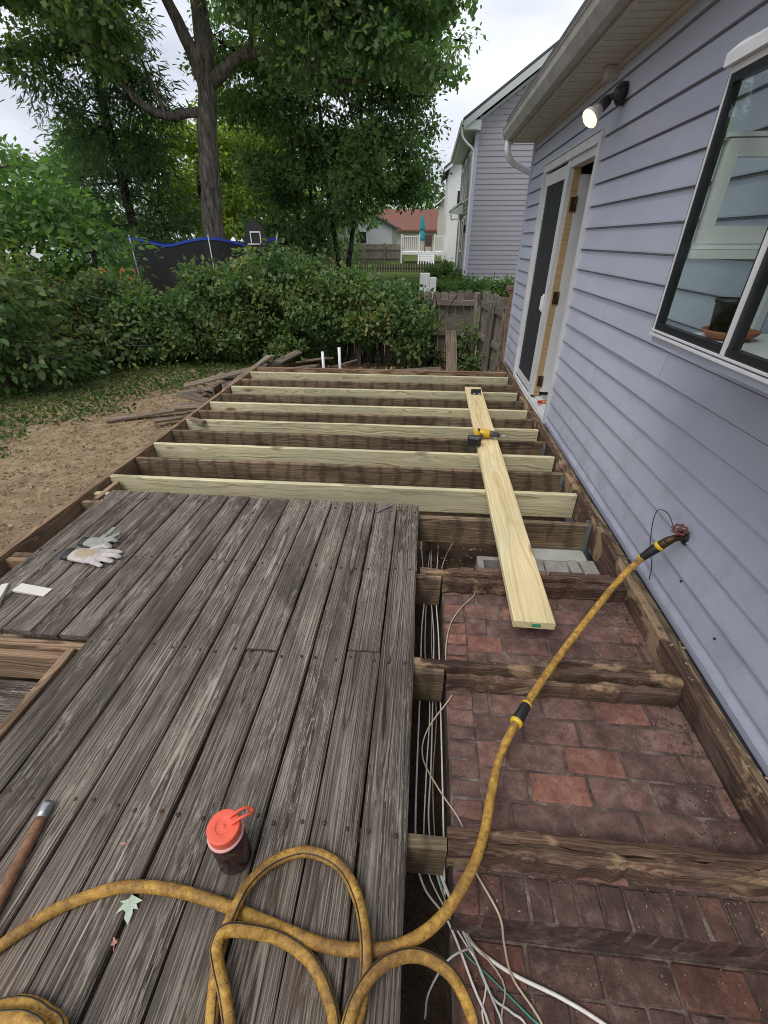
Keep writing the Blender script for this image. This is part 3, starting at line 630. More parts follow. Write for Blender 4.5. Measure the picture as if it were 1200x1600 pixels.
for q in (chips('c', 70, on_stoop, .002, .006, wchip, 3), chips('c', 70, on_nose, .002, .008, wchip, 4), chips('c', 110, on_step, .002, .007, wchip, 5),
          chips('c', 160, lambda r: (r.uniform(1.118,1.19), r.uniform(.6,5.8), .0), .004, .02, wchip, 6),
          chips('c', 260, lambda r: (r.uniform(-.75,.02), 2.50-abs(r.gauss(0,.02)), .003), .003, .010, wchip, 8),
          chips('c', 60, lambda r: (r.uniform(-.2,.5), r.uniform(2.47,2.72), -.49), .008, .035, wchip, 9)):
    mb.add(q.v, q.f)
q = chips('c', 500, lambda r: (lambda a, b: (a, b, gz(a,b)+.001))(r.uniform(-5.2,-2.4), r.uniform(1.5,7.5)), .012, .05, wchip, 10); mb.add(q.v, q.f)
o = stuff(put('wood_chips', mb, wchip)); tag(o, 'pale splinters and sawdust scattered over bricks and decking ends', 'debris')

# ------------------------------------------------------------------ loose plank, bracket, drill
a, b = Vector((.600,5.19,.0385)), Vector((.557,1.462,.0385))
plank = lumber('loose_plank', a, b, .184, .038, plank_wood, ch=.003, rng=RNG); tag(plank, 'long pale new plank laid loose across the open joists', 'plank')
gm = plain('green_tag_print', (.03,.30,.14), .6, var=.2, scale=60)
tg = put('end_tag', MB().box((.545,1.4595,.011),(.585,1.461,.029)), gm); M0 = tg.matrix_basis.copy()
bpy.context.view_layer.update()
tg.parent = plank; tg.matrix_parent_inverse = plank.matrix_world.inverted(); tg['label'] = 'small green paper tag on sawn end'
br = thing('metal_bracket', 'dark metal bracket lying on the far end of the loose plank', 'bracket', (.61,4.91,.0385))
put('plate', MB().cbox((.555,4.885,.0386),(.665,4.945,.047), .002).cbox((.555,4.945,.0386),(.665,4.951,.085), .002), dk, br)
put('tab', MB().cbox((.575,4.872,.0387),(.60,4.8845,.06), .002), galv, br); put('tab', MB().cbox((.63,4.872,.0387),(.655,4.8845,.06), .002), galv, br)
yel = plain('yellow_drill_plastic', (.62,.38,.012), .4, var=.1, scale=25, dirt=(.12,.09,.04), dirt_amt=.3)
drill = thing('cordless_drill', 'yellow cordless drill with black battery lying on the loose plank', 'drill', (.56,3.58,.0385))
DM = Matrix.Translation((.545,3.62,.085)) @ Matrix.Rotation(math.radians(-12),4,'Z')   # motor axis +x, handle towards -y
RY = Matrix.Rotation(math.pi/2,4,'Y')
put('motor_housing', MB().lathe([(.020,-.075),(.032,-.070),(.037,-.05),(.037,.02),(.034,.05),(.030,.062)], 16, DM @ RY), yel, drill)
put('vent_band', MB().lathe([(.0378,-.045),(.0382,-.040),(.0382,-.030),(.0378,-.025)], 16, DM @ RY), black_plastic, drill)
rings = []
for t, (sx, sz) in ((-.02,(.030,.028)),(-.06,(.024,.022)),(-.10,(.022,.021)),(-.135,(.030,.028)),(-.15,(.036,.030))):
    rings.append([(-.035+t*.15+sx*math.cos(q*math.pi/6), t, sz*math.sin(q*math.pi/6)) for q in range(12)])
put('grip', MB().loft(rings, True, True, DM, True), yel, drill)
put('battery', MB().cbox((-.105,-.20,-.037),(.005,-.145,.037), .008, DM).cbox((-.095,-.226,-.034),(-.005,-.2005,.034), .006, DM), black_plastic, drill)
put('trigger', MB().cbox((-.012,-.075,-.010),(.008,-.042,.010), .004, DM), black_plastic, drill)
put('chuck', MB().lathe([(.028,.063),(.030,.075),(.030,.085),(.024,.092),(.024,.118),(.014,.14),(.006,.143)], 16, DM @ RY), plain('dark_grey_chuck', (.09,.09,.095), .4, metal=.5), drill)
put('drill_bit', MB().tube([DM @ Vector((.14,0,0)), DM @ Vector((.225,0,0))], [.0045,.0032], 8), steel, drill)
knife = thing('utility_knife', 'slim grey metal tool lying at the sawn end of the deck boards', 'tool', (-.2,2.44,.003))
put('handle', lum := MB().cbox((-.075,-.007,0),(.06,.007,.010), .002, Matrix.Translation((-.2,2.44,.003)) @ Matrix.Rotation(math.radians(47),4,'Z')), steel, knife)
put('blade', MB().prism([(.0605,-.004),(.085,-.004),(.0605,.006)], .004, .0055, 'xy'), steel, knife).rotation_euler = (0,0,math.radians(47))

# red level on the door sill
lv_ = thing('spirit_level', 'small red level lying on the white patio door threshold', 'level', (1.32,4.80,-.012))
put('body', MB().cbox((1.265,4.785,-.011),(1.415,4.803,.022), .003).cbox((1.265,4.8035,-.011),(1.415,4.815,.006), .002), red_plastic, lv_)
put('vial', MB().tube([(1.315,4.7845,.007),(1.355,4.7845,.007)], .006, 8), plain('vial_yellow', (.6,.65,.15), .2), lv_)

# ------------------------------------------------------------------ hoses
m = N('dirty_yellow_hose'); o = m.obj(); n1 = m.noise(o, 9, 7, .75); n2 = m.noise(o, 60, 4, .7); n3 = m.noise(o, 150, 3, .6)
c = m.ramp(n2, [(.3, (.22,.118,.025)), (.5, (.44,.25,.045)), (.7, (.60,.385,.09))])
c = m.mix(m.ramp(n1, [(.43, 0.0), (.62, .85)]), c, (.17,.088,.034))
c = m.mix(m.ramp(n3, [(.60, 0.0), (.70, .8)]), c, (.06,.035,.02))
hose_mat = m.done(m.bsdf(c, m.math('ADD', .45, m.math('MULTIPLY', n1, .35)), m.bump(m.math('ADD', n3, m.math('MULTIPLY', n2, .8)), .45, .004), spec=.35))
m = N('brown_hose'); o = m.obj(); n2 = m.noise(o, 50, 5, .7)
brown_hose = m.done(m.bsdf(m.ramp(n2, [(.3, (.09,.042,.022)), (.5, (.19,.09,.042)), (.7, (.27,.15,.08))]), .7, m.bump(n2, .3, .004)))
yring = plain('yellow_coupling_ring', (.66,.45,.03), .4, var=.1)
MAIN=[(1.111,1.775,.220),(1.032,1.723,.170),(0.946,1.650,.120),(0.790,1.480,.070),(0.638,1.301,.045),(0.518,1.152,.022),(0.442,1.048,.012),(0.395,0.979,.005),(0.329,0.869,-.010),(0.282,0.739,-.006),(0.245,0.620,-.010),(0.195,0.522,.002),(0.122,0.426,.010),(0.041,0.368,.014),(-0.045,0.342,.0158),(-0.172,0.338,.0158),(-0.309,0.363,.0158),(-0.418,0.385,.0158),(-0.531,0.404,.0158),(-0.651,0.412,.0158),(-0.762,0.401,.0158),(-0.874,0.355,.0158),(-0.935,0.309,.0158),(-1.003,0.241,.0158),(-1.10,.13,.0158),(-1.16,-.05,.0158),(-1.10,-.25,.0158),(-.9,-.3,.0158)]
LA=[(-0.105,.05,.016),(-0.092,0.181,.018),(-0.076,0.237,.022),(-0.069,0.295,.040),(-0.078,0.359,.047),(-0.109,0.436,.030),(-0.169,0.503,.016),(-0.265,0.527,.016),(-0.350,0.498,.016),(-0.401,0.438,.032),(-0.418,0.366,.047),(-0.428,0.310,.032),(-0.420,0.248,.016),(-0.398,0.173,.016),(-.36,0.02,.016)]
LB=[(-.27,.02,.016),(-0.343,0.159,.018),(-0.386,0.230,.020),(-0.418,0.279,.050),(-0.427,0.305,.072),(-0.414,0.330,.074),(-0.360,0.338,.060),(-0.283,0.337,.030),(-0.205,0.308,.016),(-0.153,0.256,.016),(-0.124,0.190,.016),(-.115,0.02,.016)]
LC=[(-.14,.03,.016),(-0.105,0.179,.046),(-0.081,0.255,.050),(-0.027,0.313,.040),(0.049,0.339,.022),(0.124,0.323,.005),(0.170,0.285,-.03),(0.193,0.232,-.07),(.2,.1,-.2)]
LD=[(-1.05,.10,.016),(-0.937,0.154,.016),(-0.894,0.175,.016),(-0.839,0.184,.016),(-0.782,0.174,.016),(-0.724,0.145,.016),(-.70,.02,.016)]
LE=[(-1.0,.08,.045),(-0.920,0.140,.048),(-0.853,0.156,.048),(-0.795,0.158,.047),(-0.742,0.132,.045),(-.72,.02,.03)]
HR = .0148
hose = thing('garden_hose', 'dirty yellow garden hose running from the tap and coiled on the deck', 'hose', (-.2,.4,.0))
def hose_run(pts, k=8, stripe=True):
    p = spline(pts, k); put('hose_tube', MB().tube(p, HR, 12), hose_mat, hose)
    if stripe:
        q = []
        for i, c in enumerate(p):
            t = (p[min(i+1,len(p)-1)]-p[max(i-1,0)]).normalized(); sd_ = Vector((0,0,1)).cross(t).normalized(); upv = t.cross(sd_)
            q.append(c + (upv*.80+sd_*.60)*(HR-.0004))
        put('stripe', MB().tube(q, .0021, 5), black_plastic, hose)
hose_run(MAIN[:], stripe=False)
for r_ in (LA, LB, LC, LD, LE): hose_run(r_)
def sleeve(name, a, b, r0, r1, mat, n=16): return put(name, MB().tube([a, a.lerp(b,.08), a.lerp(b,.5), b.lerp(a,.08), b], [r0*.92, r0, (r0+r1)/2, r1, r1*.92], n), mat, hose)
A = Vector((1.155,1.745,.312)); B = Vector((1.098,1.765,.208))
sleeve('coupling', Vector((1.160,1.745,.318)), Vector((1.142,1.750,.293)), .020, .021, bronze)
sleeve('coupling_ring', Vector((1.143,1.750,.295)), Vector((1.134,1.753,.280)), .025, .025, yring)
sleeve('coupling_sleeve', Vector((1.1345,1.753,.281)), Vector((1.090,1.764,.206)), .0235, .0185, black_plastic)
sleeve('coupling_ring', Vector((1.091,1.7635,.208)), Vector((1.086,1.766,.199)), .0195, .0195, yring)
a, b = Vector((.449,1.058,.0135)), Vector((.392,.975,.0045))
sleeve('coupling_ring', a+(a-b)*.05, a-(a-b)*.03, .0195, .0195, yring); sleeve('coupling_sleeve', a-(a-b)*.02, a-(a-b)*.80, .0185, .0215, black_plastic); sleeve('coupling_ring', a-(a-b)*.79, a-(a-b)*.94, .024, .022, yring)
bh = thing('brown_hose_end', 'stiff brown hose end with shiny metal collar lying on the grey boards', 'hose', (-1.05,.3,0))
put('hose_tube', MB().tube(spline([(-1.086,.545,.0165),(-1.070,.46,.0165),(-1.052,.353,.0165),(-1.024,.207,.0165),(-1.0,.0,.0165),(-.99,-.2,.0165)], 6), .0162, 12), brown_hose, bh)
put('collar', MB().tube([(-1.0945,.586,.0185),(-1.0925,.576,.0185),(-1.0915,.571,.0185),(-1.0895,.561,.0185),(-1.0885,.556,.018),(-1.085,.540,.018)], [.013,.0175,.0178,.0178,.0165,.0165], 14), steel, bh)

# ------------------------------------------------------------------ cables between deck and stoop
def cabm(n, c): return plain(n, c, .5, var=.15, scale=30)
CW, CG, CGR, CT = cabm('white_cable',(.72,.71,.67)), cabm('grey_cable',(.52,.52,.51)), cabm('green_cable',(.05,.28,.20)), cabm('tan_cable',(.46,.38,.28))
cables = [
 ('white cable running straight along the deck edge down over the lower step', CW, .0038, [(.05,2.75,-.46),(.069,1.911,-.23),(.058,1.620,-.23),(.055,1.241,-.23),(.048,.711,-.23),(.077,.586,-.30),(.155,.488,-.27),(.222,.360,-.285),(.264,.271,-.29),(.30,.05,-.29)]),
 ('grey cable beside the straight white one in the gap', CG, .0034, [(.13,2.75,-.46),(.109,1.919,-.24),(.121,1.565,-.24),(.105,.975,-.24),(.095,.726,-.24),(.139,.574,-.30),(.211,.452,-.28),(.273,.340,-.288),(.298,.273,-.29),(.33,.05,-.29)]),
 ('white cable hugging the brick side of the gap', CW, .0035, [(.18,2.7,-.46),(.138,1.912,-.235),(.146,1.559,-.235),(.146,.974,-.235),(.145,.727,-.235),(.15,.5,-.32)]),
 ('thin tan wire curving over the bricks near the plank end', CT, .0032, [(.335,1.80,-.112),(.327,1.775,-.113),(.26,1.69,-.113),(.199,1.575,-.113),(.172,1.45,-.113),(.166,1.36,-.113),(.166,1.29,-.115)]),
 ('thin pale wire bulging out over the gap onto the bricks', CT, .0030, [(.185,1.17,-.112),(.174,1.144,-.11),(.085,1.028,-.15),(.068,.928,-.17),(.123,.800,-.13),(.176,.720,-.113),(.199,.679,-.113)]),
 ('tan wire hanging over the brick nosing to the lower step', CT, .0035, [(.215,.60,-.114),(.230,.562,-.113),(.284,.470,-.108),(.302,.430,-.18),(.334,.385,-.28),(.404,.301,-.293),(.46,.15,-.293)]),
 ('thick white cable crossing the lower step towards the house', CW, .0056, [(.12,.70,-.30),(.139,.601,-.28),(.195,.494,-.282),(.238,.441,-.288),(.335,.396,-.291),(.468,.358,-.291),(.588,.310,-.291),(.8,.2,-.291)]),
 ('thin green cable lying on the lower brick step', CGR, .0024, [(.13,.62,-.30),(.157,.524,-.29),(.192,.439,-.292),(.279,.380,-.294),(.374,.315,-.294),(.417,.285,-.294),(.5,.15,-.294)]),
 ('grey cable bending beside the green one on the lower step', CG, .0034, [(.16,.65,-.30),(.193,.525,-.285),(.236,.413,-.29),(.273,.346,-.293),(.322,.321,-.293),(.366,.285,-.293),(.42,.1,-.293)]),
 ('short dark cable loop hanging at the deck edge by the yellow hose', CG, .003, [(.225,.43,-.28),(.210,.426,-.24),(.147,.392,-.22),(.098,.341,-.30),(.09,.3,-.36)]),
 ('pale cable end standing up from the dirt below the old joist', CT, .004, [(.197,2.30,-.46),(.197,2.400,-.44),(.25,2.588,-.42),(.336,2.70,-.33)]),
]
rw = random.Random(77)
for k in range(2):
    x0_ = rw.uniform(.045,.15); pts_ = [(x0_+rw.uniform(-.03,.03), 2.7, -.46)] + [(min(.15,max(.035,x0_+rw.uniform(-.022,.022))), yy_, -.22-rw.uniform(0,.12)) for yy_ in (1.9,1.55,1.2,.9,.65)] + [(x0_+.05+rw.uniform(-.01,.04), .50, -.27), (x0_+.10+rw.uniform(0,.08), .38, -.288), (x0_+.15+rw.uniform(.0,.18), .27, -.295), (x0_+.2+rw.uniform(0,.3), .08, -.295)]
    cables.append(('thin off-white wire tangled with others along the gap beside the stoop', CT if k % 3 == 0 else CW, .0026, pts_))
for lab, mt, r_, pts in cables:
    c = put('cable', MB().tube(spline(pts, 6), r_, 6), mt, origin=pts[0]); tag(c, lab, 'cable', 'cables in the gap by the stoop')

# ------------------------------------------------------------------ bottle
BP = Vector((-.468,.502,.0028))
bottle = thing('water_bottle', 'dark translucent drinking bottle with coral lid standing on the deck', 'bottle', BP)
m = N('smoky_bottle_plastic'); o = m.obj(); s = m.sep(o)
tr = m.n('ShaderNodeBsdfTransparent'); tr.inputs['Color'].default_value = (.30,.16,.15,1)
nb = m.noise(m.vmath('MULTIPLY', o, (18,18,30)), 1.0, 4, .6)
gl_ = m.bsdf(m.ramp(nb, [(.4, (.035,.016,.016)), (.6, (.10,.06,.055)), (.7, (.19,.14,.13))]), .15, spec=.6)
ms = m.n('ShaderNodeMixShader'); ms.inputs[0].default_value = .75; m.t.links.new(tr.outputs[0], ms.inputs[1]); m.t.links.new(gl_, ms.inputs[2]); smoky = m.done(ms.outputs[0])
coral = plain('coral_plastic', (.78,.12,.065), .38, var=.06, scale=30)
T = Matrix.Translation(BP)
put('body', MB().lathe([(.036,0),(.044,.004),(.046,.012),(.046,.118),(.045,.13),(.042,.142),(.037,.150),(.037,.156)], 32, T), smoky, bottle)
put('neck_ring', MB().lathe([(.0375,.148),(.0475,.150),(.0475,.155),(.0375,.157)], 32, T), plain('pale_pink_plastic', (.72,.38,.36), .4), bottle)
lid = put('lid', MB().lathe([(.041,.157),(.0425,.158),(.043,.159),(.043,.1835),(.0425,.1855),(.0405,.187),(.0395,.1872),(.0205,.1875),(.0200,.1872),(.0195,.1855),(.0190,.1853),(.005,.1853),(.0045,.1855),(.004,.1885),(.002,.189)], 36, T), coral, bottle)
d = Vector((.78,.62,0)).normalized(); s_ = Vector((-d.y,d.x,0))
lp = [BP+d*r_+s_*q+Vector((0,0,h)) for r_, q, h in ((.020,.009,.1925),(.045,.010,.194),(.062,.010,.190),(.074,.007,.178),(.077,0,.172),(.074,-.007,.178),(.062,-.010,.190),(.045,-.010,.194),(.020,-.009,.1925))]
put('strap_loop', MB().tube(spline(lp, 4), .0042, 8), coral, bottle)

# ------------------------------------------------------------------ gloves (palm, fingers and thumb in one skin)
def glove(name, label, loc, rotz, fingers, mat, patchmat, cuffmat, roll=0.0, gs=1.0):
    g = thing(name, label, 'glove', loc, 'work gloves on the deck'); g.scale = (1.45*gs,1.35*gs,.95*gs); mb = MB()
    def cap(a, b, r0, r1, fl=1.0):
        a, b = Vector(a), Vector(b); pts = [a.lerp(b, t) for t in (-.0, .15, .35, .5, .65, .85, 1.0)]; d_ = (b-a).normalized()
        pts = [a-d_*r0*.8] + pts + [b+d_*r1*.8]; rr = [r0*.35] + [r0+(r1-r0)*t for t in (0,.15,.35,.5,.65,.85,1.0)] + [r1*.35]
        mb.tube(pts, rr, 12)
    # palm: stack of flattened rings along +x
    rings = []
    for x, w, h in ((-.055,.030,.016),(-.045,.036,.021),(-.02,.040,.023),(.02,.046,.023),(.05,.047,.021),(.062,.043,.017),(.066,.03,.01)):
        rings.append([(x, w*math.cos(q*math.pi/10), .021+h*math.sin(q*math.pi/10)) for q in range(20)])
    mb.loft(rings, True, True, None, True)
    for a, b, c, r0 in fingers:
        cap(a, b, r0*1.12, r0); cap(b, c, r0, r0*.88)
    me = mb.mesh('shell'); o = link('shell', me, mat, g); o.rotation_euler = (roll, 0, rotz)
    rm = o.modifiers.new('remesh', 'REMESH'); rm.mode = 'VOXEL'; rm.voxel_size = .0032; rm.use_smooth_shade = True
    sm = o.modifiers.new('smooth', 'SMOOTH'); sm.iterations = 4; sm.factor = .5
    tx = bpy.data.textures.new('crease', 'CLOUDS'); tx.noise_scale = .013
    dp = o.modifiers.new('crease', 'DISPLACE'); dp.texture = tx; dp.strength = .0065; dp.mid_level = .5
    cf = MB(); rings = []
    for x, w, h in ((-.050,.033,.019),(-.062,.034,.020),(-.078,.036,.021),(-.079,.033,.018),(-.060,.030,.016)): rings.append([(x, w*math.cos(q*math.pi/12), .021+h*math.sin(q*math.pi/12)) for q in range(24)])
    c_ = link('cuff', cf.loft(rings, True, False, None, True).mesh('cuff'), cuffmat, g); c_.rotation_euler = (roll, 0, rotz)
    return g
m = N('glove_fabric'); o = m.obj(); s = m.sep(o); n = m.noise(o, 45, 5, .6); n2 = m.noise(o, 14, 3, .5)
rr = m.vmath('SUBTRACT', o, (.01,.0,.045)); rl = m.n('ShaderNodeVectorMath', operation='LENGTH'); m.set(rl.inputs[0], m.vmath('MULTIPLY', rr, (1.0,1.5,.6)))
c = m.ramp(n, [(.3, (.34,.31,.30)), (.6, (.50,.465,.45))])
c = m.mix(m.ramp(m.math('ADD', rl.outputs['Value'], m.math('MULTIPLY', m.math('SUBTRACT', n2, .5), .05)), [(.036, .85), (.05, 0.0)]), c, (.36,.28,.19))
c = m.mix(m.ramp(m.math('SUBTRACT', .014, s[2]), [(.0, 0.0), (.006, .92)]), c, (.03,.03,.032))     # black knit back of the glove
glove_mat = m.done(m.bsdf(c, .9, m.bump(n, .5, .004), spec=.1))
glove_grey = plain('grey_green_glove_fabric', (.30,.32,.28), .9, var=.35, scale=30, bump=.3, dirt=(.12,.12,.11), dirt_amt=.6)
F1 = [((.05,.034,.021),(.085,.040,.024),(.118,.041,.018),.0125), ((.055,.011,.022),(.096,.013,.026),(.132,.012,.019),.0128), ((.055,-.012,.022),(.092,-.016,.025),(.124,-.020,.018),.0125), ((.048,-.033,.021),(.075,-.042,.022),(.098,-.049,.016),.0112), ((.0,.040,.022),(.028,.062,.026),(.052,.066,.020),.0125)]
glove('work_glove', 'white work glove with tan palm lying fingers spread on the grey boards', (-1.81,1.775,.001), math.radians(-3), F1, glove_mat, None, black_plastic)
F2 = [((.04,.03,.03),(.07,.045,.045),(.085,.07,.05),.012), ((.05,.01,.03),(.08,.02,.04),(.10,.02,.03),.012), ((.05,-.012,.03),(.08,-.02,.035),(.10,-.03,.025),.012), ((.045,-.03,.03),(.06,-.045,.03),(.07,-.06,.025),.011), ((.01,.04,.03),(.03,.065,.05),(.045,.095,.07),.0125)]
glove('work_glove', 'crumpled grey green work glove tucked behind the white one', (-1.83,1.90,.001), math.radians(-4), F2, glove_grey, None, black_plastic, gs=.8)

# shims and a leaf or two on the boards
shim_w = plain('white_primed_wood', (.62,.60,.53), .6, var=.06, scale=12); 
for lab, (x,y,w,l,rz,h) in (('short white wood offcut lying flat on the deck', (-1.90,1.50,.055,.18,math.radians(-6),.012)), ('white wedge shim leaning against another shim', (-2.025,1.44,.032,.2,math.radians(118),.026)), ('white wedge shim half over the deck board ends', (-2.075,1.38,.036,.2,math.radians(106),.026))):
    M_ = Matrix.Translation((x,y,.003)) @ Matrix.Rotation(rz,4,'Z')
    mb = MB().loft([[(-l/2,-w/2,0),(-l/2,w/2,0),(-l/2,w/2,h),(-l/2,-w/2,h)],[(l/2,-w/2,0),(l/2,w/2,0),(l/2,w/2,h*.35),(l/2,-w/2,h*.35)]], True, True, M_)
    tag(put('wood_shim', mb, shim_w, origin=(x,y,.003)), lab, 'shim', 'white shims on the deck')
def maple_leaf(name, loc, size, rz, mat, label):
    lobes = [(0,0),(.10,.12),(.42,.10),(.28,.22),(.55,.48),(.26,.42),(.16,.55),(.20,.72),(.04,1.0),(-.1,.70),(-.10,.52),(-.30,.62),(-.22,.40),(-.46,.38),(-.24,.2),(-.12,.10)]
    g = thing(name, label, 'leaf', loc); mb = MB()
    vs = [(a*size, b*size, .003+.010*size*10*abs(a)*(.6+.4*math.sin(b*7))) for a, b in lobes] + [(0,.35*size,.002)]
    mb.add(vs, [(i, (i+1) % 16, 16) for i in range(16)])
    for o in (put('blade', MB().add(mb.v, mb.f), mat, None), ): o.parent = g; o.rotation_euler = (0,0,rz)
    st = put('stalk', MB().tube([(0,0,.004),(-.1*size,-.3*size,.004),(-.1*size,-.55*size,.003)], .0012, 5), mat, None); st.parent = g; st.rotation_euler = (0,0,rz)
pale_leaf = plain('pale_green_leaf', (.42,.50,.40), .7, var=.15, scale=40); pink_leaf = plain('faded_pink_leaf', (.42,.22,.17), .8, var=.2, scale=40)
maple_leaf('fallen_leaf', (-.715,.395,.003), .065, math.radians(205), pale_leaf, 'pale green lobed leaf lying beside the yellow hose')
maple_leaf('fallen_leaf', (-.70,.295,.003), .020, math.radians(40), pink_leaf, 'small faded pink leaf below the pale green leaf')
maple_leaf('fallen_leaf', (-.80,.505,.003), .018, math.radians(100), pink_leaf, 'small faded pink leaf between the bottle and the brown hose end')
maple_leaf('fallen_leaf', (.59,.68,ST+.002), .026, math.radians(60), plain('yellow_leaf', (.40,.28,.07), .8), 'curled yellow leaf on the bricks above the near joist')

# ------------------------------------------------------------------ fences
def picket(parent, p, w, h, mat, dirv, th=.018, gz_=None, dog=.03):
    d = Vector(dirv).normalized(); n = Vector((-d.y, d.x, 0)); P = Vector(p)
    poly = [(-w/2,0),(w/2,0),(w/2,h-dog),(w/2-dog*.8,h),(-w/2+dog*.8,h),(-w/2,h-dog)]
    rings = [[P + d*a + Vector((0,0,b)) + n*t for a, b in poly] for t in (-th/2, th/2)]
    o = put('picket', MB().loft(rings, True, True), mat, parent, origin=P); return o
fence = thing('privacy_fence', 'weathered grey dog-eared privacy fence half covered by vines', 'fence', (-.8,8.62,-.55))
FT = .74
fence_v = wood('grey_fence_wood_upright', (.045,.04,.034), (.135,.118,.10), (.25,.225,.195), ring=160, fine=130, bump=.7, rough=.92, var=.3, blotch=[((.06,.065,.045), 3.0, .5, .75, .6)])
# upright grain: swap axes by building pickets along local x is not needed, noise runs along z
x = .90
while x > -3.4:
    picket(fence, (x, 8.655, -.55), .134, 1.29+RNG.uniform(-.02,.02), fence_wood, (1,RNG.uniform(-.02,.02),0)); x -= .142
for zz in (.10, .60, -.38): lumber('rail', (-3.45,8.605,zz), (.9,8.605,zz), .038, .085, fence_wood, fence, rough=.004, seg=10)
for xx in (.90, .02, -1.2, -2.4): lumber('post', (xx,8.545,FT-.03), (xx,8.545,-.62), .09, .09, fence_wood, fence, up=(0,1,0), rough=.003)
sfence = thing('side_fence', 'weathered grey fence returning from the corner post to the house', 'fence', (1.08,7.8,-.55))
A_, B_ = Vector((.955,8.56,0)), Vector((1.235,7.02,0)); dv = (B_-A_).normalized(); nv = Vector((dv.y,-dv.x,0))
n = 11
for i in range(n):
    p = A_.lerp(B_, (i+.5)/n) - nv*.035
    picket(sfence, (p.x, p.y, -.55), .134, 1.31+RNG.uniform(-.02,.02), fence_wood, dv)
for zz in (.60, .10, -.38): lumber('rail', A_+Vector((0,0,zz)), B_+Vector((0,0,zz)), .038, .085, fence_wood, sfence, rough=.004, seg=6)
for t in (.52, .97):
    p = A_.lerp(B_, t)+nv*.062; lumber('post', (p.x,p.y,FT-.06), (p.x,p.y,-.62), .09, .09, fence_wood, sfence, up=(0,1,0), rough=.003)
lb = lumber('leaning_board', (.50,7.35,-.50), (.485,8.50,.12), .19, .03, debris_wood, up=(0,-.5,1), rough=.003); tag(lb, 'short greyish board leaning against the vine covered fence', 'board')
rp_ = thing('rail_post', 'old reddish wooden rail post with cap block by the house corner', 'post', (1.24,6.98,-.5))
lumber('post', (1.205,7.0,.86), (1.205,7.0,-.55), .05, .05, rim_wood, rp_, up=(0,1,0), rough=.003)
put('cap', MB().cbox((1.13,6.95,.90),(1.235,7.05,.955), .006).cbox((1.15,6.96,.861),(1.235,7.04,.899), .004), plain('faded_red_brown_paint', (.20,.11,.085), .8, var=.3, scale=25), rp_)
st = lumber('yellow_stake', (-.06,8.40,.0), (-.06,8.42,-.55), .05, .02, plain('orange_yellow_paint', (.50,.30,.05), .6), up=(0,1,0)); tag(st, 'orange yellow stake standing in front of the vine covered fence', 'stake')
pvc = plain('white_pvc', (.75,.76,.77), .35, var=.05)
for (x, zt, lab) in ((-1.475,.105,'shorter white plastic pipe standing behind the deck'), (-1.225,.17,'taller white plastic pipe standing behind the deck')):
    p = put('standing_pipe', MB().tube([(x,6.6,-.52),(x,6.6,zt)], .021, 14), pvc, origin=(x,6.6,-.5)); tag(p, lab, 'pipe', 'white pipes behind the deck')

# ------------------------------------------------------------------ pile of torn-off boards
BL = [((-4.0,5.05,-.45),(-2.75,5.62,-.38),.09), ((-3.15,6.05,-.30),(-2.42,5.35,-.12),.14), ((-3.55,6.28,-.34),(-2.55,6.55,-.14),.14), ((-3.58,6.12,-.40),(-2.5,6.35,-.28),.14),
      ((-3.2,5.7,-.46),(-2.45,6.4,-.36),.14), ((-2.9,5.25,-.44),(-2.42,5.75,-.05),.12), ((-2.72,5.5,-.48),(-2.52,5.2,.0),.12), ((-3.05,5.35,-.47),(-2.45,5.45,-.40),.13),
      ((-3.1,6.9,-.42),(-2.38,6.6,-.1),.13), ((-3.3,7.25,-.45),(-2.3,6.95,-.25),.12), ((-2.85,6.4,-.30),(-2.40,7.1,-.06),.14), ((-2.7,7.5,-.42),(-1.7,7.2,-.22),.14),
      ((-2.2,7.9,-.35),(-1.5,7.2,-.10),.14), ((-1.95,7.4,-.42),(-1.1,7.55,-.20),.13), ((-2.5,6.9,-.22),(-2.1,7.6,-.10),.13), ((-1.0,7.5,-.42),(.3,7.35,-.28),.14), ((-.5,7.0,-.42),(.1,7.3,-.30),.14), ((-2.65,6.2,-.2),(-2.38,6.9,-.02),.10)]
r2 = random.Random(12)
for k in range(16):
    cx_, cy_ = -2.75+r2.gauss(0,.22), 5.15+k*.115; a_ = r2.uniform(-.9,1.5); l_ = r2.uniform(.25,.6); zc_ = -.42+.016*k*(k < 9)+r2.uniform(0,.14); tl = r2.uniform(-.10,.12)
    BL.append(((cx_-l_*math.cos(a_), cy_-l_*math.sin(a_), zc_-tl), (min(-2.37, cx_+l_*math.cos(a_)), cy_+l_*math.sin(a_), zc_+tl), r2.choice((.14,.14,.09,.12))))
where = ['dark board sticking out alone over the bare dirt','short board propped on the rim joist at the pile middle','long board on top of the pile by the grass','long board under the top one in the pile','board lying flat at the bottom of the pile','stub of board tilted up against the rim joist','upended board stub standing by the rim joist','short flat board on the dirt at the pile foot',
         'board crossing the back of the pile','low flat board behind the pile by the vines','slanted board resting at the deck corner','board lying behind the far rim by the vines','mossy board angled behind the far rim','flat board behind the far rim beside the pipes','board tip poking up at the deck corner','long board on the litter behind the white pipes','short board on the litter near the fence','narrow strip of wood along the rim joist'] + ['weathered board jumbled in the pile against the rim joist']*16
for (p0, p1, w), lab in zip(BL, where):
    o = lumber('discarded_board', p0, p1, w, .028, debris_wood, rough=.005, seg=6, up=(RNG.uniform(-.3,.3),RNG.uniform(-.3,.3),1)); tag(o, lab, 'board', 'torn-off deck boards in the pile')

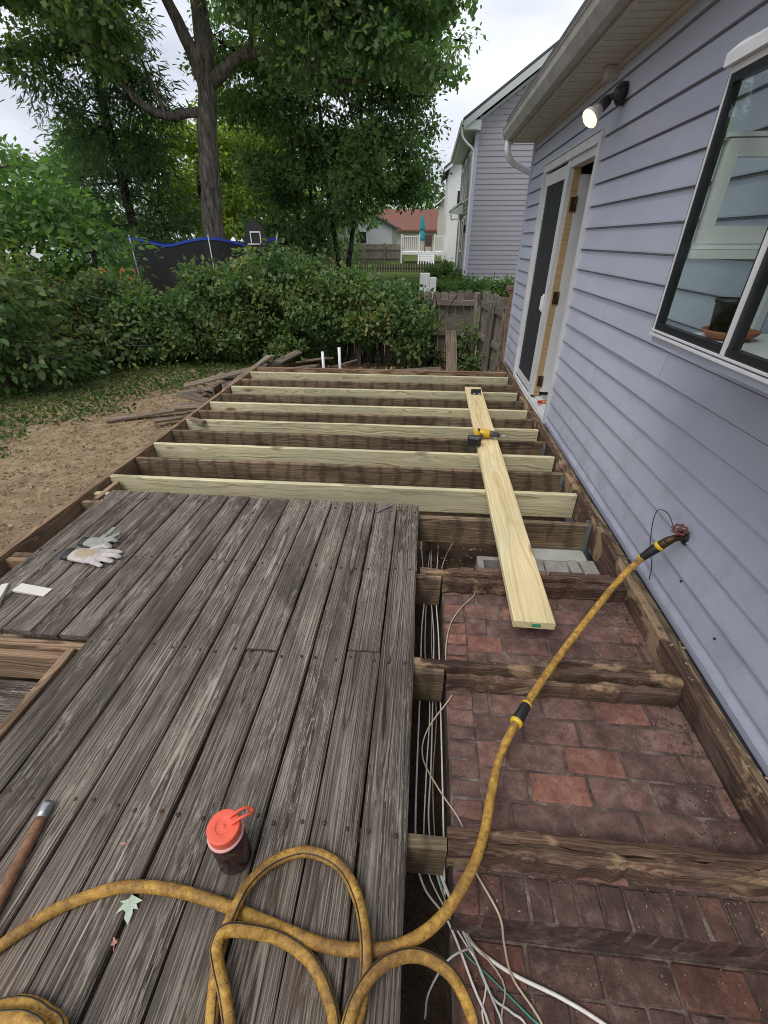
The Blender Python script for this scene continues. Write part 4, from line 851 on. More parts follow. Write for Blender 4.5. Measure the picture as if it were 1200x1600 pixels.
# ------------------------------------------------------------------ neighbour's house
nb_ = thing('neighbour_house', 'two storey house with lilac grey lap siding and pale rake trim', 'house', (5, 24, 0))
NX, NY, NY2, P_ = 1.50, 20.0, 27.8, .158
put('wall', MB().box((NX+.03,NY+.03,.0),(9.8,NY2,5.0)).prism([(NX+.03,5.0),(9.8,5.0),(5.65,7.7)], NY+.03, NY2), siding_lilac, nb_)
zc = .22; i = 0
while zc < 7.5:
    x0 = NX if zc < 5.0 else NX+(zc+P_-5.0)/.65; x1 = 8.6 if zc < 5 else 9.8-(zc-5.0)/.65
    if x1-x0 > .2:
        put('siding_board', MB().prism([(NY,zc),(NY+.018,zc+P_+.006),(NY+.05,zc+P_+.006),(NY+.05,zc)], x0+.06, x1, 'yz'), siding_lilac, nb_)
    if zc < 4.85:
        put('side_siding_board', MB().prism([(NX,zc),(NX+.018,zc+P_+.006),(NX+.05,zc+P_+.006),(NX+.05,zc)], NY+.06, NY2), siding_taupe, nb_)
    zc += P_; i += 1
put('foundation', MB().box((NX+.01,NY+.01,-.3),(9.8,NY2,.219)), plain('white_foundation_paint', (.60,.60,.60), .8, var=.1), nb_)
put('corner_board', MB().box((NX-.03,NY-.03,.22),(NX+.10,NY+.0,5.0)).box((NX-.03,NY+.0005,.22),(NX-.001,NY+.10,5.0)), trim_lilac, nb_)
EX = 1.05
nroof = put('roof', MB().prism([(EX-.05,4.93),(5.65,7.92),(10.25,4.93),(10.25,5.0),(5.65,8.0),(EX-.05,5.0)], NY-.34, NY2+.3), roof_shingle, nb_)
put('rake_board', MB().prism([(EX-.02,4.72),(EX-.02,4.925),(5.65,7.91),(5.65,7.66)], NY-.33, NY-.28), pale_green_trim, nb_)
put('rake_board', MB().prism([(EX+.5,4.92),(EX+.5,5.01),(5.65,8.0-.35),(5.65,7.55)], NY-.05, NY-.002), pale_green_trim, nb_)
put('eave_soffit', MB().box((EX,NY-.3,4.70),(NX+.02,NY2+.2,4.74)).box((EX-.01,NY-.31,4.741),(EX+.02,NY2+.2,4.92)), pale_green_trim, nb_)
put('eave_return', MB().box((EX,NY-.275,4.68),(NX+.12,NY-.03,4.95)), pale_green_trim, nb_)
ng = put('gutter', MB().prism([(EX-.10,4.80),(EX-.12,4.92),(EX-.012,4.92),(EX-.012,4.80)], NY-.36, NY2+.25), gutter_grey, nb_)
put('downspout', MB().tube(spline([(EX-.06,NY-.25,4.80),(EX-.05,NY-.24,4.55),(EX+.12,NY-.2,4.36),(EX+.34,NY-.1,4.2),(NX-.06,NY-.06,3.9),(NX-.06,NY-.06,2.0),(NX-.06,NY-.06,.15)], 4), .045, 8), white_vinyl, ng)
def nwin(y0, y1, z0, z1):
    w = put('window', MB().box((NX-.03,y0-.07,z0-.07),(NX+.02,y0,z1+.07)).box((NX-.03,y1,z0-.07),(NX+.02,y1+.07,z1+.07)).box((NX-.03,y0,z1),(NX+.02,y1,z1+.07)).box((NX-.04,y0,z0-.07),(NX+.02,y1,z0)), white_vinyl, nb_)
    put('pane', MB().box((NX-.012,y0,z0),(NX-.008,y1,z1)), black_plastic, w)
nwin(21.2,22.2,2.9,4.3); nwin(23.4,24.3,2.95,4.3); nwin(25.6,26.4,3.0,4.2); nwin(23.0,23.9,1.1,2.2)
nd = put('side_door', MB().box((NX-.03,21.6,.22),(NX+.01,21.7,2.35)).box((NX-.03,22.6,.22),(NX+.01,22.7,2.35)).box((NX-.03,21.7,2.25),(NX+.01,22.6,2.35)), white_vinyl, nb_)
put('door_panel', MB().box((NX-.012,21.7,.22),(NX-.008,22.6,2.25)), siding_taupe, nd)
put('wall_lamp', MB().cbox((NX-.10,21.25,1.75),(NX-.0,21.37,2.02), .02), black_plastic, nb_)
put('porch_roof', MB().prism([(.98,2.62),(NX,2.98),(NX,3.06),(.95,2.68)], 24.2, 26.6).prism([(1.0,2.50),(1.0,2.615),(NX,2.9),(NX,2.5)], 24.19, 24.23).box((1.0,24.231,2.50),(1.02,26.6,2.61)), pale_green_trim, nb_)
put('porch_downspout', MB().tube(spline([(1.0,24.25,2.5),(1.02,24.25,2.3),(1.4,24.25,2.15),(1.42,24.25,.1)], 4), .04, 6), white_vinyl, nb_)

# farther houses
def far_house(name, label, x0, x1, y0, y1, z0, ze, zr, wall, roofm, windows=(), front=True):
    h = thing(name, label, 'house', ((x0+x1)/2,(y0+y1)/2,z0)); xm = (x0+x1)/2
    put('wall', MB().box((x0,y0,z0-.3),(x1,y1,ze)).prism([(x0,ze),(x1,ze),(xm,zr-.1)], y0, y1), wall, h)
    put('roof', MB().prism([(x0-.4,ze-.15),(xm,zr),(x1+.4,ze-.15),(x1+.4,ze),(xm,zr+.18),(x0-.4,ze)], y0-.35, y1+.35), roofm, h)
    put('rake_board', MB().prism([(x0-.38,ze-.32),(x0-.38,ze-.16),(xm,zr-.02),(xm,zr-.2)], y0-.34, y0-.28), white_vinyl, h)
    for (wx, wz, ww, wh) in windows:
        w = put('window', MB().box((wx-.08,y0-.05,wz-.08),(wx+ww+.08,y0-.005,wz)).box((wx-.08,y0-.05,wz+wh),(wx+ww+.08,y0-.005,wz+wh+.08)).box((wx-.08,y0-.05,wz),(wx,y0-.005,wz+wh)).box((wx+ww,y0-.05,wz),(wx+ww+.08,y0-.005,wz+wh)), white_vinyl, h)
        put('pane', MB().box((wx,y0-.03,wz),(wx+ww,y0-.02,wz+wh)), black_plastic, w)
    return h
far_house('white_house', 'white two storey house beyond the lilac one, its eave over the white deck', 1.25, 8, 38, 46, .08, 5.7, 8.2, white_vinyl, roof_shingle, [(1.9,3.2,.9,1.2)])
far_house('cream_house', 'cream low house wing behind the white deck', .95, 5, 52, 60, .08, 4.6, 6.3, plain('cream_siding', (.55,.52,.46), .7), roof_shingle, [(1.5,1.5,.9,1.1)])
h = thing('red_roof_house', 'low house with brownish red roof far behind the white deck', 'house', (-3,72,0))
put('wall', MB().box((-7,72,-.2),(4,80,2.6)), plain('tan_siding', (.45,.40,.33), .8), h)
put('roof', MB().prism([(71.3,2.5),(76,5.0),(80.7,2.5),(80.7,2.7),(76,5.25),(71.3,2.7)], -7.5, 4.5, 'yz'), roof_red, h)
far_house('white_garage', 'white gabled house glimpsed through the trees by the power lines', -27, -22.2, 30, 38, .05, 1.7, 3.1, plain('bright_white_siding', (.78,.79,.82), .7), roof_shingle)
far_house('grey_house', 'grey house with dark roof behind the far wooden fence', -9.5, -3.5, 50, 58, .08, 2.6, 4.0, plain('grey_siding', (.42,.44,.47), .7), roof_shingle, [(-7,1.2,1.0,1.0)])

# white raised deck with stairs, parasol, chair
wd = thing('white_deck', 'white raised deck with baluster railing and steps behind the picket fence', 'deck', (-.4,37.5,.08))
put('platform', MB().box((-1.9,36,.62),(1.15,39.5,.78)), white_vinyl, wd)
for px in (-1.85,-.62,.45,1.1): put('post', MB().box((px-.055,35.98,.0),(px+.055,36.09,1.85)), white_vinyl, wd)
for xa, xb in ((-1.79,-.68),(.51,1.04)):
    put('rail', MB().box((xa,36.0,1.68),(xb,36.07,1.76)), white_vinyl, wd); put('rail', MB().box((xa,36.0,.86),(xb,36.07,.92)), white_vinyl, wd)
    nbz = int((xb-xa)/.13)
    for k in range(nbz): bx_ = xa+(k+.5)*(xb-xa)/nbz; put('baluster', MB().box((bx_-.02,36.015,.921),(bx_+.02,36.055,1.679)), white_vinyl, wd)
for k in range(5): put('step', MB().box((-.56,35.98-.28*(k+1),.62-.13*(k+1)),(.40,35.98-.28*k-.002,.66-.13*(k+1))), plain('step_grey_white', (.55,.54,.52), .7) if k == 0 else bpy.data.materials['step_grey_white'], wd)
for k in range(5): put('riser', MB().box((-.56,35.97-.28*k,.03 if k > 3 else .49-.13*k-.10),(.40,35.975-.28*k,.619-.13*k-.002)), white_vinyl, wd)
for px in (-.62,.45): put('stringer', MB().prism([(36.0,.62),(34.55,-.02),(34.55,-.15),(36.0,.42)], px-.03, px+.03, 'yz'), white_vinyl, wd)
teal = plain('teal_canvas', (.02,.27,.30), .8, var=.15)
um = thing('closed_parasol', 'closed teal parasol standing on the white deck', 'parasol', (-.45,37,.78))
put('pole', MB().tube([(-.45,37,.78),(-.45,37,3.05)], .025, 8), white_vinyl, um)
rings = [[(-.45+r_*(1+.2*(q % 2))*math.cos(q*math.pi/8), 37+r_*(1+.2*(q % 2))*math.sin(q*math.pi/8), zz) for q in range(16)] for zz, r_ in ((1.45,.20),(1.6,.23),(1.9,.19),(2.05,.12),(2.2,.18),(2.6,.13),(2.95,.06),(3.05,.02))]
put('canopy', MB().loft(rings, True, True), teal, um)
chm = plain('brown_wicker', (.07,.05,.045), .8)
ch = thing('patio_chair', 'dark brown patio chair beside the parasol on the white deck', 'chair', (.02,36.6,.78))
put('seat', MB().cbox((-.25,36.35,1.15),(.27,36.85,1.21), .02), chm, ch); put('backrest', MB().cbox((-.25,36.86,1.1),(.27,36.92,1.82), .02), chm, ch)
for lx in (-.22,.24):
    for ly in (36.38,36.82): put('leg', MB().box((lx-.025,ly-.025,.781),(lx+.025,ly+.025,1.149)), chm, ch)
# picket fence and far fence
pf = thing('picket_fence', 'low dark picket fence across the lawn before the white deck', 'fence', (-2,26,0))
dkf = wood('dark_picket_wood', (.03,.028,.022), (.075,.07,.055), (.13,.12,.10), fine=60, bump=.3, rough=.9)
x = -6.2; k = 0
while x < 1.1:
    picket(pf, (x,26.0,gz(x,26)-.35), .085, .80+.07*math.sin(k*.33), dkf, (1,0,0), dog=.04); x += .135; k += 1
for zz in (.28, -.12): lumber('rail', (-6.3,26.03,zz), (1.15,26.03,zz), .04, .08, dkf, pf)
ff = thing('board_fence', 'light brown board fence far behind under the trees', 'fence', (-5,40,0))
ffm = wood('light_fence_wood', (.14,.115,.09), (.26,.22,.18), (.34,.30,.25), fine=40, bump=.2, rough=.9)
x = -14.0
while x < -1.95: picket(ff, (x,40,-.05), .29, 1.28, ffm, (1,0,0), dog=.01); x += .30
for xx in (-13,-10.6,-8.2,-5.8,-3.4): lumber('post', (xx,39.92,1.3), (xx,39.92,-.1), .12, .12, ffm, ff, up=(0,1,0))
lumber('rail', (-14,39.95,.95), (-1.95,39.95,.95), .05, .10, ffm, ff); lumber('rail', (-14,39.95,.35), (-1.95,39.95,.35), .05, .10, ffm, ff)
of = thing('orange_fence', 'orange stained board fence glimpsed through the leaves at the yard edge', 'fence', (-10,12.5,-.3))
orm = wood('orange_stained_wood', (.20,.07,.02), (.36,.14,.04), (.45,.20,.07), fine=60, bump=.2, rough=.7)
x = -13.5
while x < -6.9: picket(of, (x,13.4,-.4), .145, 1.22, orm, (1,0,0), dog=.02); x += .15
lumber('rail', (-13.6,13.36,.55), (-6.8,13.36,.55), .04, .09, orm, of)
# white lawn box
wb = thing('lawn_box', 'white plastic garden box on the lawn behind the vines', 'box', (.05,15,.0))
put('body', MB().cbox((-.20,14.8,-.35),(.10,15.1,.66), .02), white_vinyl, wb); put('lid', MB().cbox((.101,14.82,-.35),(.30,15.08,.55), .02), white_vinyl, wb)
# power lines
for k, (za, zb) in enumerate(((3.0,2.9),(2.15,2.10))):
    w = put('power_line', MB().tube([(-24,22,za),(-16,21,za-.12),(-8,20,zb)], .02, 5), black_plastic, origin=(-16,21,za)); tag(w, ['upper thin power line crossing the gap in the left trees', 'lower thin power line crossing the gap in the left trees'][k], 'cable')
w = put('roof_line', MB().tube([(-6,34,6.4),(-1,40,5.6),(1.2,46,5.5)], .015, 5), black_plastic, origin=(-1,40,5.6)); tag(w, 'thin service line running to the white house eave', 'cable')

# ------------------------------------------------------------------ trampoline
TC = Vector((-5.62,12.6,0)); TR = 1.85; g0 = gz(TC.x,TC.y)
tp = thing('trampoline', 'round trampoline with black safety net and sagging blue top band', 'trampoline', (TC.x,TC.y,g0))
def ttop(a): return 1.40+.14*abs(math.cos(a*3+.2))**1.5
n = 72; R1, R2, R3, R4 = [], [], [], []
for k in range(n+1):
    a = 2*math.pi*k/n; sag = 1-.05*math.sin(a*3+.2)**2; c, s_ = math.cos(a)*TR*sag, math.sin(a)*TR*sag; t = ttop(a)
    R1.append((TC.x+c*1.0, TC.y+s_, .28)); R2.append((TC.x+c, TC.y+s_, t)); R3.append((TC.x+c*1.006, TC.y+s_*1.006, t-.035)); R4.append((TC.x+c*1.006, TC.y+s_*1.006, t+.012))
put('net', MB().loft([R1,R2], False, False, None, True), net_mat, tp)
put('top_band', MB().loft([R3,R4], False, False, None, True), plain('blue_band', (.015,.06,.42), .6, var=.1), tp)
for k in range(6):
    a = k*math.pi/3-.067; put('pole', MB().tube([(TC.x+TR*1.02*math.cos(a),TC.y+TR*1.02*math.sin(a),g0-.1),(TC.x+TR*1.02*math.cos(a),TC.y+TR*1.02*math.sin(a),1.60)], .014, 8), galv, tp)
put('jumping_mat', MB().lathe([(TR,.26),(TR,.30),(.1,.30)], 40, Matrix.Translation((TC.x,TC.y,0))), black_plastic, tp)
bh_ = put('backboard', MB().prism([(-4.12,1.30),(-3.62,1.30),(-3.60,1.55),(-3.70,1.78),(-3.86,1.88),(-4.0,1.85),(-4.10,1.65)], 11.30, 11.34), black_plastic, tp)
put('target_square', MB().box((-3.98,11.285,1.44),(-3.96,11.295,1.64)).box((-3.76,11.285,1.44),(-3.74,11.295,1.64)).box((-3.98,11.285,1.6405),(-3.74,11.295,1.665)), white_vinyl, bh_)
put('hoop', MB().tube([(-3.86+.13*math.cos(q*math.pi/8),11.14+.13*math.sin(q*math.pi/8),1.42) for q in range(17)], .012, 6), white_vinyl, bh_)

# ------------------------------------------------------------------ foliage
def leaf_mat(name, cols, trans=.45, rough=.6):
    m = N(name); g = m.geo(); r = g.outputs['Random Per Island']; p = m.noise(g.outputs['Position'], .9, 3, .5)
    c = m.ramp(m.math('ADD', m.math('MULTIPLY', r, .68), m.math('MULTIPLY', m.math('SUBTRACT', p, .36), 1.0)), cols)
    d = m.bsdf(c, rough, spec=.35); t = m.n('ShaderNodeBsdfTranslucent'); m.set(t.inputs['Color'], m.mix(1.0, c, (1.3,1.5,.7), 'MULTIPLY'))
    ms = m.n('ShaderNodeMixShader'); ms.inputs[0].default_value = trans; m.t.links.new(d, ms.inputs[1]); m.t.links.new(t.outputs[0], ms.inputs[2]); return m.done(ms.outputs[0])
L_maple = leaf_mat('maple_leaves', [(0,(.075,.14,.06)),(.4,(.135,.22,.095)),(.75,(.21,.295,.13)),(1,(.31,.37,.165))], .55)
L_dark = leaf_mat('dark_leaves', [(0,(.065,.13,.06)),(.5,(.14,.23,.095)),(1,(.25,.34,.14))], .5)
L_con = leaf_mat('hemlock_needles', [(0,(.045,.092,.045)),(.6,(.09,.16,.068)),(1,(.16,.23,.09))], .42)
L_lime = leaf_mat('yellow_green_leaves', [(0,(.13,.20,.04)),(.5,(.23,.31,.07)),(1,(.38,.41,.10))], .55)
L_vine = leaf_mat('vine_leaves', [(0,(.045,.10,.04)),(.42,(.10,.175,.062)),(.68,(.175,.245,.09)),(.86,(.29,.295,.105)),(1,(.38,.23,.10))], .42, .5)
L_bush = leaf_mat('shrub_leaves', [(0,(.06,.13,.04)),(.6,(.12,.22,.07)),(1,(.21,.30,.10))], .5)
L_weed = leaf_mat('weed_leaves', [(0,(.03,.07,.015)),(.6,(.07,.13,.03)),(.93,(.12,.17,.05)),(1,(.30,.24,.09))], .35)
L_dry = leaf_mat('dry_leaves', [(0,(.16,.10,.05)),(.5,(.30,.21,.11)),(1,(.46,.38,.22))], .2)
TPL = {'ovate': (np.array([(0,0,0),(.30,.30,.07),(.26,.62,.05),(0,1.0,-.10),(-.26,.62,.05),(-.30,.30,.07),(0,.5,0)]), [(0,1,6),(1,2,6),(2,3,6),(3,4,6),(4,5,6),(5,0,6)]),
       'kite': (np.array([(0,0,0),(.30,.42,.06),(0,1.0,-.08),(-.30,.42,.06)]), [(0,1,2),(0,2,3)]),
       'lobed': (np.array([(0,0,0),(.45,.25,.05),(.22,.45,.0),(.40,.80,-.05),(0,1.0,-.08),(-.40,.80,-.05),(-.22,.45,0),(-.45,.25,.05)]), [(0,1,2),(2,3,4),(0,2,4),(0,4,6),(6,4,5),(0,6,7)]),
       'spray': (np.array([(0,0,0),(.10,.35,.0),(.04,1.0,-.22),(-.04,1.0,-.22),(-.10,.35,0)]), [(0,1,2),(0,2,3),(0,3,4)])}
def leaves(name, pts, dirs, size, mat, parent=None, tpl='kite', rng=NR, svar=.5, upright=.6):
    V, F = TPL[tpl]; n = len(pts); pts = np.asarray(pts, float)
    y = dirs + rng.normal(0, .45, (n,3)); y /= np.linalg.norm(y, axis=1)[:,None] + 1e-9
    u = rng.normal(0, 1-upright, (n,3)) + np.array((0,0,upright)); x = np.cross(y, u); x /= np.linalg.norm(x, axis=1)[:,None] + 1e-9
    z = np.cross(x, y); s = size*(1+rng.uniform(-svar, svar, n))
    W = pts[:,None,:] + (V[None,:,0,None]*x[:,None,:] + V[None,:,1,None]*y[:,None,:] + V[None,:,2,None]*z[:,None,:])*s[:,None,None]
    base = np.array(wloc(parent)) if parent is not None else np.zeros(3); W = (W - base).reshape(-1,3)
    Fa = (np.array(F)[None] + (np.arange(n)*len(V))[:,None,None]).reshape(-1,3)
    me = bpy.data.meshes.new(name); me.vertices.add(len(W)); me.vertices.foreach_set('co', W.astype(np.float32).ravel())
    me.loops.add(Fa.size); me.loops.foreach_set('vertex_index', Fa.ravel().astype(np.int32))
    me.polygons.add(len(Fa)); me.polygons.foreach_set('loop_start', np.arange(0, Fa.size, 3, dtype=np.int32)); me.polygons.foreach_set('loop_total', np.full(len(Fa), 3, np.int32))
    me.update(); me.validate(); return link(name, me, mat, parent)
def clumps(rng, blobs, per_m2, leaves_per, spread, flat=.6, shell=.75):
    """leaf clump centres spread over ellipsoids (cx,cy,cz,rx,ry,rz); returns leaf points, outward dirs, clump centres"""
    P, D, C = [], [], []
    for b in blobs:
        c = np.array(b[:3]); r = np.array(b[3:6]); k = b[6] if len(b) > 6 else 1.0
        area = 4*math.pi*((r[0]*r[1])**1.6/3+(r[0]*r[2])**1.6/3+(r[1]*r[2])**1.6/3)**(1/1.6); n = max(3, int(area*per_m2*k))
        d = rng.normal(0,1,(n,3)); d /= np.linalg.norm(d, axis=1)[:,None]; rad = np.where(rng.random(n) < shell, rng.uniform(.75,1.12,n), rng.uniform(.2,.8,n))
        cc = c + d*r*rad[:,None]; C += [(tuple(c), tuple(q)) for q in cc]
        m_ = rng.integers(int(leaves_per*.5), int(leaves_per*1.5), n)
        idx = np.repeat(np.arange(n), m_); o = rng.normal(0,1,(len(idx),3))*spread*np.array((1,1,flat))
        P.append(cc[idx]+o); D.append(d[idx]*.5 + o/spread*.4 + np.array((0,0,-.35)))
    return np.concatenate(P), np.concatenate(D), C
def layered(blobs, dens, r0, r1, seed, flat=.42):
    """break each crown mass into small flat boughs with gaps between them"""
    g = np.random.default_rng(seed); out = []
    for b in blobs:
        c, r = np.array(b[:3]), np.array(b[3:6]); k = b[6] if len(b) > 6 else 1.0
        n = max(3, int(dens*k*r[0]*r[1]*r[2]/((r0+r1)/2)**3)); 
        for _ in range(n):
            d = g.normal(0,1,3); d /= np.linalg.norm(d); q = c + d*r*g.uniform(.35,1.0)**.6; rr = g.uniform(r0,r1)
            out.append((q[0],q[1],q[2], rr*g.uniform(.8,1.3), rr*g.uniform(.8,1.2), rr*flat*g.uniform(.7,1.3)))
    return out
def twigs(C, rng, keep=.25, r=.012):
    mb = MB()
    for c, q in C:
        if rng.random() > keep: continue
        c, q = Vector(c), Vector(q); m_ = c.lerp(q,.55)+Vector(rng.normal(0,.12,3)); mb.tube([c.lerp(q,.1), m_, q], [r*2, r*1.2, r*.4], 4, False)
    return mb
def bark_mat(name, a, b, c, sc=1.0):
    m = N(name); o = m.obj(); p = m.vmath('MULTIPLY', o, (14*sc,14*sc,2.6*sc)); n = m.noise(p, 1.0, 6, .7, .5); n2 = m.noise(o, 4, 4)
    return m.done(m.bsdf(m.mix(m.ramp(n2,[(.5,0.0),(.7,.5)]), m.ramp(n, [(.35,a),(.5,b),(.66,c)]), (.10,.11,.07)), .95, m.bump(n, 1.0, .05), spec=.1))
bark = bark_mat('maple_bark', (.045,.037,.031), (.145,.124,.106), (.27,.24,.21)); bark_dk = bark_mat('dark_bark', (.015,.013,.011), (.04,.033,.028), (.08,.068,.055))
def tree(name, label, base, trunk_paths, blobs, mat, leaf, per_m2, lp, spread, tpl='kite', group=None, flat=.6, bk=bark, twig=.25, seed=1, cat='tree', shell=.75):
    t = thing(name, label, cat, base, group); r = np.random.default_rng(seed)
    for kk, (pts, rad) in enumerate(trunk_paths):
        mb = MB()
        p = spline(pts, 5); n_ = len(p); rr = [rad[0]+(rad[1]-rad[0])*(i/(n_-1))**.8 for i in range(n_)]
        if rad[0] > .1:
            for i in range(1, n_-1): p[i] = p[i]+Vector((RNG.gauss(0,.012),RNG.gauss(0,.012),0)); rr[i] *= 1+RNG.uniform(-.05,.05)
        mb.tube(p, rr, 14 if rad[0] > .1 else 7); put('trunk' if (kk == 0 or abs(pts[0][2]-trunk_paths[0][0][0][2]) < .02) else 'limb', mb, bk, t)
    P, D, C = clumps(r, blobs, per_m2, lp, spread, flat, shell)
    tw = twigs(C, r, twig)
    if tw.v: stuff(put('twigs', tw, bk, t))
    leaves('crown', P, D, leaf, mat, t, tpl, r); return t

# big maple behind the trampoline
B = (-6.04,14,gz(-6,14))
tree('maple_tree', 'tall maple with thick grey trunk and spreading limbs behind the trampoline', B,
 [([(-6.12,14,-.5),(-6.06,14,.6),(-6.0,14,1.3),(-5.85,14,2.6),(-5.66,14,3.9),(-5.46,14,4.9),(-5.42,14.1,6.3),(-5.5,14.2,9)], (.36,.16)),
  ([(-5.52,14,4.6),(-5.72,13.9,5.3),(-6.1,13.8,6.2),(-6.8,13.6,8.2)], (.20,.08)),
  ([(-5.5,14,4.65),(-5.1,13.95,4.85),(-4.45,13.9,5.15),(-3.45,13.8,5.08),(-2.45,13.7,4.72),(-1.8,13.7,4.6),(-.6,13.6,4.8)], (.17,.03)),
  ([(-3.0,13.75,4.95),(-2.3,13.6,4.5),(-1.7,13.5,4.1)], (.06,.015)),
  ([(-5.62,14,4.15),(-6.0,13.95,4.18),(-6.62,13.9,4.12),(-7.3,13.8,4.45),(-7.6,13.7,4.95),(-8.4,13.5,5.6)], (.14,.03)),
  ([(-6.62,13.9,4.14),(-6.75,13.85,4.6),(-6.95,13.8,5.2)], (.08,.02)), ([(-4.3,13.9,5.15),(-4.1,13.7,5.7),(-3.6,13.5,6.8)], (.07,.02))],
 layered([(-9.3,13.2,5.7,1.2,1.3,.6,.7),(-8.2,12.6,6.3,1.6,1.5,.8),(-10.6,13.5,6.6,1.4,1.4,.6,.7),(-7.1,13.2,5.3,1.0,1.2,.6,.7),(-6.6,12.9,6.6,1.4,1.4,.8),(-4.4,12.8,6.7,1.3,1.4,.7,.8),(-3.0,13.0,6.2,1.5,1.4,.8),(-1.5,13.2,6.0,1.5,1.4,.9),(-.5,13.4,5.2,1.1,1.2,.75),(-.1,13.2,6.2,1.2,1.2,.8),(-2.2,13.2,5.0,1.2,1.1,.5,.7),(-5.5,14,9.5,4.5,3.5,1.8,.25)], 1.25, .38, .75, 61),
 L_maple, .115, 8.0, 17, .17, 'lobed', seed=3, twig=.35)
# dense dark tree with twin stems
tree('shade_tree', 'dense dark green tree with twin thin stems behind the vine hedge', (-3.0,18,gz(-3,18)),
 [([(-3.18,18,-.2),(-3.15,18,.6),(-3.3,18,1.6),(-3.5,18,3.4),(-3.6,18,6)], (.11,.05)), ([(-2.86,18.05,-.2),(-2.84,18,.6),(-2.7,18,1.5),(-2.4,18,3.2),(-2.2,18,6)], (.12,.05)), ([(-4.6,18,-.2),(-4.55,18,2.0),(-4.5,18,6)], (.09,.04)), ([(-3.9,17.8,-.2),(-4.0,17.8,3.0),(-4.1,17.8,6)], (.08,.04))],
 layered([(-3.0,18,5.2,2.6,2.2,1.5),(-4.6,18,4.2,1.8,2.0,1.8),(-1.6,18,4.1,1.6,1.9,1.6),(-3.2,17.4,3.2,2.1,1.8,1.2),(-1.1,18,3.1,1.15,1.5,.95),(-4.6,17.6,2.2,1.5,1.6,1.2),(-.7,18.2,4.9,1.1,1.4,1.2),(-2.6,18,7.0,2.6,2.2,1.4),(-.6,18.2,6.6,1.3,1.5,1.2,.8),(-5.0,17.3,1.4,1.2,1.2,.5,.8),(-5.6,18,6.2,1.6,1.8,1.6)], 1.0, .40, .85, 62),
 L_dark, .13, 7.0, 17, .18, 'kite', bk=bark_dk, seed=5, twig=.3)
# hemlock
hb = []
rh = random.Random(4)
for lev in range(11):
    z_ = 1.4+lev*.55; rad = 2.2-.13*lev
    for q in range(7):
        a = rh.uniform(0,6.28); rr = rad*rh.uniform(.45,1.0); hb.append((-9.1+rr*math.cos(a), 15.4+rr*.8*math.sin(a), z_-.22*rr+rh.uniform(-.2,.2), .75, .7, .20))
tree('hemlock_tree', 'dark drooping hemlock with layered needle boughs beside the maple', (-9.1,15.4,gz(-9.1,15.4)),
 [([(-9.1,15.4,-.4),(-9.05,15.4,3),(-9.1,15.4,8.5)], (.2,.06))]+[([(-9.1,15.4,b_[2]+.4),((b_[0]-9.1)/2,(b_[1]+15.4)/2,b_[2]+.35),(b_[0],b_[1],b_[2])], (.035,.012)) for b_ in hb[::3]],
 hb, L_con, .17, 3.4, 24, .22, 'spray', flat=.45, bk=bark_dk, seed=6, twig=.2)
# light trees behind
for k, (lab, base, bl, mt, lf, den) in enumerate((
 ('yellow green tree lit up behind the maple trunk', (-10.5,24,.08), [(-10.8,24,4.4,2.0,1.6,1.8),(-8.6,24,5.0,1.8,1.6,1.5),(-10.3,24,2.2,2.2,1.6,1.6),(-8.2,24.5,2.6,1.8,1.5,1.5)], L_lime, .2, 2.4),
 ('bright green tree left of the hemlock by the white gabled house', (-19,22,.08), [(-19.5,22,3.2,2.0,1.8,1.0,.6),(-16.0,22,3.4,2.0,1.6,1.3),(-15.2,22,5.2,1.4,1.4,1.4,.7)], L_bush, .2, 2.4),
 ('broad green tree far behind the trampoline', (-14,34,.08), [(-15,34,4.5,4,3,3.2),(-9.5,35,5.0,3.5,3,3.5),(-6.2,36,4.0,2.6,2.5,3.2),(-20,35,5,4,3,3.5)], L_dark, .32, 1.0),
 ('rounded tree at the far end behind the red roof', (-1.5,84,.08), [(-6,84,5.0,5,3,4.5),(1.0,88,5.0,4,3,3.5),(-12,86,6,5,4,5)], L_maple, .55, .45),
 ('tall dark tree filling the gap left of the far board fence', (-9.5,46,.08), [(-10,46,4.5,3.5,2.5,3.8),(-14,47,5.5,3.5,2.5,4.5)], L_dark, .4, .8))):
    tree('background_tree', lab, base, [([(base[0],base[1],-.3),(base[0],base[1],3),(base[0]+.1,base[1],5)], (.22,.08))], layered(bl, 1.0, .5, 1.0, 70+k) if k < 2 else bl, mt, lf, den*(1.6 if k < 2 else 1), 20, .22 if k < 2 else .3, group='trees beyond the yard', seed=20+k, twig=.15, bk=bark_dk)
tree('leafy_sapling', 'pale green overhanging sapling with long leaves at the yard edge', (-8.6,9.6,-.5), [([(-8.6,9.6,-.5),(-8.5,9.5,1.0),(-8.2,9.3,2.6)], (.06,.02)), ([(-8.5,9.5,.9),(-7.6,9.2,1.6),(-6.6,9.0,1.7)], (.04,.01))],
 [(-7.9,9.2,2.6,.9,.8,.45),(-7.0,9.1,1.9,.9,.8,.4),(-8.6,9.2,1.8,.9,.9,.5),(-6.3,9.1,1.3,.8,.7,.4),(-7.4,9.0,1.0,1.0,.8,.45)], L_bush, .14, 5.0, 22, .2, 'ovate', seed=41, cat='tree', twig=.3)
